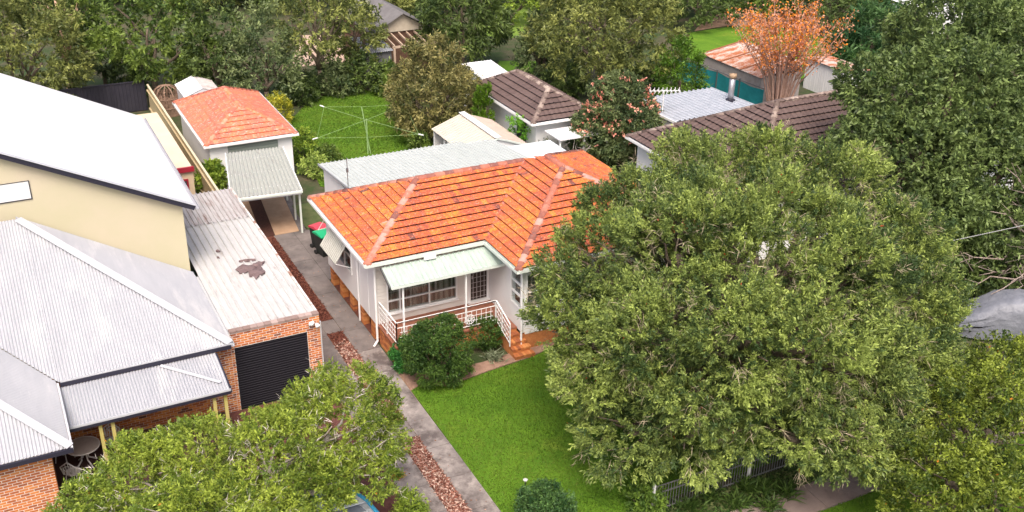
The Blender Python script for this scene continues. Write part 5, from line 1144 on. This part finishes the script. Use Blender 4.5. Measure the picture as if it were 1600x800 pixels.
bgtree('cone_bush', 'dense dark green cone-shaped conifer left of the teal screen', 1058,62,182,84, dict(c1=(0.025,0.06,0.004), c2=(0.075,0.14,0.012)), 112, None, rzf=0.5, multi=0, nsub=30, sub=0.14, dens=14, per=10, ll=0.22, lw=0.06, low=-0.98)
bgtree('far_dark_tree', 'dark tree above the far lawn, left of the orange tree', 1085,-75,40,130, DK, 113)
bgtree('far_green_tree', 'green tree directly behind the orange-leaved tree', 1190,-80,28,130, MIDG, 114)
bgtree('far_leafy_tree', 'dark leafy tree behind the orange tree at its right', 1290,-60,52,120, DK, 115)
bgtree('fern_leaved_tree', 'dark fern-leaved tree beside the stone trough', 1355,5,106,130, dict(c1=(0.016,0.045,0.016), c2=(0.06,0.115,0.035)), 116, rzf=0.52, ll=0.5, lw=0.09, low=-0.95)
bgtree('shaded_tree', 'deep green tree between fern-leaved tree and the tall dark tree', 1420,10,110,90, DK, 117, low=-0.95)
bgtree('back_right_tree', 'green tree at the very top right corner behind the tall dark tree', 1560,-80,60,180, MIDG, 118)
bgtree('light_green_tree', 'light green tree right of the drooping conifer', 800,-70,40,80, BRT, 119)
k = 0
for cx, pal, nm in ((-40,MIDG,'far left end'),(110,DK,'above the leaning gum'),(300,OLV,'above the dense dark tree'),(430,DK,'above the grey-green tree'),(660,DK,'above the cottage roof'),(880,MIDG,'above the grey-leaved tree'),(1010,DK,'above the cone conifer'),(1370,OLV,'left of the white outbuilding roof'),(1520,DK,'right of the white outbuilding roof'),(1640,OLV,'at the far right end')):
    bgtree('distant_tree', 'distant treetop along the upper edge, '+nm, cx, -130, 8, 190, pal, 130+k, 'distant treetops along the upper edge', multi=3, dens=2.4, ll=0.42, lw=0.17, rzf=0.52, low=-0.95); k += 1
# hedge shrubs beyond the back lawn
def bush(name, label, cx, top, base, width, pal, seed, group=None, **kw):
    g, E, H = ptree(cx, top, base, width, rzf=0.52, multi=3, seed=seed); rx = E[0][3]
    a = dict(nsub=22, subr=max(0.22, rx*0.3), dens=16, per=9, ll=0.16, lw=0.06, tuft=0.22, up=0.3, spread=0.65, low=-0.95, inner=0.15); a.update(pal); a.update(kw)
    return shrub(name, label, g, E, group, seed, **a)
F = dict(dens=7, ll=0.26, lw=0.1, tuft=0.35)
for j, (cx, top, base, w, pal, lab) in enumerate(((470,112,160,62,DK,'dark shrub at the left end of the back lawn hedge'),(520,94,147,70,GRY,'grey-green shrub in the hedge behind the back lawn'),(570,84,143,80,DK,'tall dark shrub in the middle of the back lawn hedge'),(612,100,148,50,MIDG,'green shrub beside the golden tree'),(300,95,150,60,MIDG,'green shrub behind the small grey shed'),(200,90,150,60,DK,'dark shrub behind the dark metal fence'),(1010,100,150,60,DK,'dark shrub left of the cone conifer'),(880,95,150,70,DK,'dark shrub under the broad olive tree'),(1470,300,470,80,DK,'dark shrub under the tall dark tree'),(1560,380,470,90,DK,'dark shrub beside the covered car'))):
    bush('garden_shrub', lab, cx, top, base, w, pal, 160+j, 'shrubs under the background trees', **F)
bush('yellow_bush', 'yellow-green bush at the right of the rear garage roof', 437,146,196,48, dict(c1=(0.09,0.11,0.01), c2=(0.32,0.29,0.03)), 181, dens=12, ll=0.2, lw=0.06, up=0.7)
bush('leafy_bush', 'bright green leafy bush beside the rear garage wall', 474,200,250,46, BRT, 182); bush('spiky_bush', 'light green bush beside the white rear wall', 495,243,276,50, dict(c1=(0.07,0.11,0.02), c2=(0.24,0.3,0.07)), 183, up=0.6)
bush('low_bush', 'low mid-green bush under the clothesline arm', 512,228,255,36, MIDG, 184)
bush('fence_bush', 'bright green bush between the paling fence and the carport', 334,254,302,44, BRT, 185, ll=0.22, lw=0.12)
def bushxy(name, label, x, y, h, r, pal, seed, **kw):
    E = [(x,y,h*0.5,r,r,h*0.5)]; k_ = dict(nsub=26, subr=r*0.33, dens=16, per=9, ll=0.16, lw=0.06, tuft=0.22, up=0.3, spread=0.65, low=-0.95, inner=0.2); k_.update(pal); k_.update(kw)
    return shrub(name, label, (x,y,0), E, None, seed, **k_)
bushxy('bright_bush', 'bright green bush beside the twin cypresses', 13.35, 14.3, 2.9, 0.75, dict(c1=(0.03,0.10,0.008), c2=(0.12,0.26,0.02)), 186)
bushxy('grey_bush', 'small grey-green bush by the brown-roofed outbuilding corner', 13.75, 11.9, 2.1, 0.55, GRY, 187)
bush('lawn_end_bush', 'small bush at the near right end of the back lawn', 655,205,240,30, MIDG, 188)
for j, (x, y, H, r_) in enumerate(((12.62,17.35,3.5,0.27),(13.0,17.15,3.75,0.31))):
    E = [(x,y,H*0.42,r_,r_,H*0.42),(x,y,H*0.7,r_*0.72,r_*0.72,H*0.3)]
    tree('cypress', ('left and shorter of the twin narrow cypresses', 'right and taller of the twin narrow cypresses')[j], (x,y,0), E, 'twin cypresses', r=0.06, seed=190+j, nsub=46, subr=0.16, dens=55, per=8, ll=0.15, lw=0.045, tuft=0.18, up=1.6, spread=0.4, c1=(0.025,0.06,0.004), c2=(0.09,0.16,0.012), low=-0.98)
# pink flowering tree
g, E, H = ptree(962,118,262,142, rzf=0.5, multi=4, seed=200)
pt = thing('flowering_tree', tuple(g), 'dark leafy tree dotted with salmon pink flowers', 'tree'); trunk(pt, g, E, 0.14, 200)
foliage('crown', E, pt, nsub=34, subr=0.7, dens=13, per=11, ll=0.2, lw=0.07, tuft=0.3, up=0.2, spread=0.7, seed=200, low=-0.9, c1=(0.024,0.042,0.016), c2=(0.095,0.12,0.045))
E2 = [(e[0],e[1],e[2]+0.1,e[3]*1.03,e[4]*1.03,e[5]*1.04) for e in E]
foliage('flowers', E2, pt, nsub=34, subr=0.55, dens=4.5, per=5, ll=0.13, lw=0.11, tuft=0.12, clump=1, spread=0.9, seed=201, low=-0.1, inner=0.0, c1=(0.38,0.13,0.09), c2=(0.5,0.27,0.2))
# porch bushes
def ball(name, label, px, base, r, pal, seed, fz=1.0, **kw):
    g = Gp(px, base); d_ = depth_at(g); R_ = r*d_/FOC; E = [(g[0],g[1]+R_*0.5,R_*0.92*fz,R_,R_,R_*fz)]
    a = dict(nsub=60, subr=R_*0.24, dens=70, per=9, ll=0.085, lw=0.035, tuft=0.12, up=0.3, spread=0.7, low=-0.9, inner=0.5, clump=1.1); a.update(pal); a.update(kw)
    return shrub(name, label, (g[0],g[1]+R_*0.5,0), E, None, seed, **a)
PB = dict(c1=(0.016,0.04,0.008), c2=(0.06,0.105,0.018))
ball('round_bush', 'largest round dark green bush in front of the porch railing', 697,606,55, PB, 210); ball('leafy_porch_bush', 'small glossy green bush at the left corner of the porch', 642,580,25, dict(c1=(0.012,0.06,0.012), c2=(0.045,0.15,0.03)), 211, ll=0.11, lw=0.06); ball('right_porch_bush', 'dark green bush between the round bush and the brick steps', 762,548,27, PB, 212)
ball('clipped_bush', 'low clipped dark bush at the bottom edge of the front lawn', 862,836,46, dict(c1=(0.014,0.04,0.012), c2=(0.06,0.115,0.03)), 213, fz=0.8)
# strap-leaved clumps
def strappy(name, label, px, py, R_, n, seed, c1, c2, ll=0.6):
    g = Gp(px, py); rg = np.random.default_rng(seed); t = thing(name, tuple(g), label, 'plant', None)
    a = rg.uniform(0, 6.283, n); el = rg.uniform(0.3, 1.3, n); D = np.stack([np.cos(a)*np.cos(el), np.sin(a)*np.cos(el), np.sin(el)], 1); B = np.stack([g[0]+rg.normal(size=n)*R_*0.4, g[1]+rg.normal(size=n)*R_*0.4, np.full(n, 0.04)], 1)
    f = rg.random((n, 1)); link('leaves', quad_mesh('leaves', leafquads(B, D, ll*rg.uniform(0.6, 1.2, n), np.full(n, 0.05), rg, 0.25), np.array(c1)*(1-f)+np.array(c2)*f), leaf_mat(), t)
for j, (px, py) in enumerate(((1075,795),(1110,778),(1150,790),(1190,770),(1165,765),(1230,775),(1200,795))):
    strappy('strap_leaf_plant', ('leftmost strap-leaved clump by the front fence','strap-leaved clump close against the front fence','strap-leaved clump in the middle of the fence bed','strap-leaved clump under the hanging tree branches','small strap-leaved clump behind the fence bed','rightmost strap-leaved clump near the footpath','strap-leaved clump nearest the footpath edge')[j], px, py, 0.35, 130, 220+j, (0.03,0.07,0.012), (0.12,0.2,0.04), 0.55)
strappy('pale_strap_plant', 'pale grey-green grassy clump beside the porch steps', 772,562,0.35,160,230,(0.12,0.15,0.08),(0.3,0.34,0.22),0.4)
bush('fence_corner_bush', 'glossy green bush behind the left end of the front fence', 1005,752,800,50, dict(c1=(0.03,0.06,0.01), c2=(0.13,0.2,0.03)), 232, dens=26, ll=0.15, lw=0.06)
tag(litter('verge_cover', [(4.4,13,-12.9,-12.1)], 6000, [(0.03,0.07,0.012),(0.06,0.11,0.02),(0.1,0.12,0.04)], 233, (0.13, 0.05), 0.04, label='low leafy ground cover between front fence and footpath', cat='ground cover'), kind='stuff')
bush('drive_bush', 'small yellow-green bush beside the driveway at the bottom edge', 640,770,820,44, BRT, 234, dens=26, ll=0.12, lw=0.03)
strappy('orange_leaf_plant', 'small orange-leaved plant beside the driveway slabs', 622,748,0.1,60,235,(0.5,0.2,0.02),(0.6,0.3,0.05),0.3)
# orange-leaved bare tree
ob = Gp(1212,192); od = depth_at(ob); ot = thing('orange_leaved_tree', tuple(ob), 'nearly bare vase-shaped tree with orange autumn leaves', 'tree')
R = random.Random(77); mb = MB(); tips = []
Htop = 7.3
for k in range(34):
    a = 6.283*k/34+R.uniform(-0.1, 0.1); sp = R.uniform(0.25, 1.0); e = Vector((ob[0]+math.cos(a)*3.2*sp, ob[1]+math.sin(a)*3.2*sp, Htop*(1.0-0.25*sp*sp)*R.uniform(0.86, 1.03)))
    b_ = Vector((ob[0]+math.cos(a)*0.3*sp, ob[1]+math.sin(a)*0.3*sp, 0)); m_ = b_.lerp(e, 0.5); m_ = Vector((ob[0]+(m_.x-ob[0])*0.62, ob[1]+(m_.y-ob[1])*0.62, m_.z))
    mb.tube([b_, b_.lerp(m_, 0.5), m_, m_.lerp(e, 0.5)+Vector((R.uniform(-.1,.1),R.uniform(-.1,.1),0)), e], [0.075,0.06,0.045,0.028,0.01], 5)
    for j in range(12):
        t_ = R.uniform(0.3, 0.98); s_ = m_.lerp(e, (t_-0.35)/0.63) if t_ > 0.35 else m_; dv = Vector((math.cos(a)*0.4+R.uniform(-.5,.5), math.sin(a)*0.4+R.uniform(-.5,.5), R.uniform(0.5,1.1)))*R.uniform(0.5, 1.2)
        mb.tube([s_, s_+dv*0.5+Vector((0,0,0.03)), s_+dv], [0.02,0.014,0.006], 4); tips += [s_+dv, s_+dv*0.6, s_+dv*0.85]
mb.build('trunk', mat('pink_twig', (0.34,0.2,0.15), 0.9, (0.5,0.34,0.28), 4), ot, True)
rg = np.random.default_rng(78); T_ = np.array([tuple(t_) for t_ in tips]); T_ = np.repeat(T_, 8, 0)+rg.normal(size=(len(tips)*8, 3))*0.16; keep = (T_[:, 2] > 3.9+rg.normal(size=len(T_))*0.8)
T_ = T_[keep]; n = len(T_); f = rg.random((n, 1)); wst = np.clip((CAM[0]+0*T_[:, 0]), -1, 1)
cols = np.where(rg.random((n, 1)) < 0.45, np.array([[0.75,0.26,0.03]]), np.array([[0.6,0.28,0.17]]))*(0.75+0.5*f)
link('leaves', quad_mesh('leaves', leafquads(T_, unit(rg.normal(size=(n, 3))), 0.15*rg.uniform(0.6, 1.3, n), 0.09*rg.uniform(0.6, 1.3, n), rg), cols), leaf_mat(), ot)
# bare branches at the right edge
db = Gp(1665,470); dt = thing('bare_tree', tuple(db), 'leafless tree reaching pale bare branches in from the right edge', 'tree'); R = random.Random(5); mb = MB()
dd0 = depth_at(db); base = Vector(db); fork = base+Vector((0,0,2.0)); limb(mb, base, fork, 0.16, 0.12, R, 8, 3)
def EP(px, py, d_): q = CAM+(cF+cR*(px-800)/FOC+cU*(PPY-py)/FOC)*d_; return Vector(q)
for (px, py, dz) in ((1505,455,-2.5),(1530,430,-2),(1545,330,-2),(1572,262,-2),(1560,300,-1),(1500,410,-2.5),(1585,400,-2.5),(1548,460,-3),(1610,250,-1),(1580,440,-3)):
    tp_ = EP(px, py, dd0+dz); ps = limb(mb, fork, tp_, 0.07, 0.014, R, 6, 7, 0.05)
    for j in range(7):
        s_ = ps[R.randrange(2, 7)]; mb.tube([s_, s_+Vector((R.uniform(-.5,.2),R.uniform(-.5,.5),R.uniform(-.2,.4))), s_+Vector((R.uniform(-1.2,.1),R.uniform(-.9,.9),R.uniform(-.3,.7)))], [0.02,0.014,0.005], 5)
mb.build('trunk', mat('pale_dead_wood', (0.2,0.15,0.125), 0.85, (0.34,0.28,0.25), 3), dt, True)
# bare pale shrub near the outbuilding
sb_ = np.array([14.9,11.2,0.0]); t = thing('bare_shrub', tuple(sb_), 'pale leafless shrub beside the lean-to posts', 'bush'); mb = MB()
for k in range(9):
    a = 6.283*k/9; e = Vector((sb_[0]+math.cos(a)*0.9,sb_[1]+math.sin(a)*0.9,1.9+R.uniform(-.3,.3))); ps = limb(mb, Vector(sb_), e, 0.04, 0.012, R, 5, 5, 0.08)
    for j in range(4): s_ = ps[R.randrange(2,6)]; mb.tube([s_, s_+Vector((R.uniform(-.4,.4),R.uniform(-.4,.4),R.uniform(0.1,.5)))], [0.014,0.005], 4)
mb.build('stem', PALEBARK(), t, True)
# palm behind the dark fence
pb_ = Gp(168,150); t = thing('palm', tuple(pb_), 'dark arching palm behind the dark metal fence', 'palm'); mb = MB(); MB().tube([(pb_[0],pb_[1],0),(pb_[0],pb_[1],1.6)], [0.14,0.11], 8).build('trunk', BARK(), t, True)
rg = np.random.default_rng(90); Bs, Ds = [], []
for k in range(16):
    a = 6.283*k/16+rg.normal()*0.1; L_ = rg.uniform(1.6, 2.3)
    for i in range(26):
        s_ = i/25; r_ = L_*s_; z = 1.6+1.0*math.sin(s_*2.4)*0.9-0.35*s_; p = np.array([pb_[0]+math.cos(a)*r_, pb_[1]+math.sin(a)*r_, z])
        for sg_ in (-1, 1): Bs.append(p); Ds.append([math.cos(a)*0.6-sg_*math.sin(a)*0.8, math.sin(a)*0.6+sg_*math.cos(a)*0.8, -0.25])
Bs, Ds = np.array(Bs), unit(np.array(Ds)); n = len(Bs); f = rg.random((n, 1)); link('fronds', quad_mesh('fronds', leafquads(Bs, Ds, 0.5*rg.uniform(0.7, 1.1, n), np.full(n, 0.06), rg, 0.2), np.array([0.02,0.04,0.012])*(1-f)+np.array([0.07,0.1,0.03])*f), leaf_mat(), t)
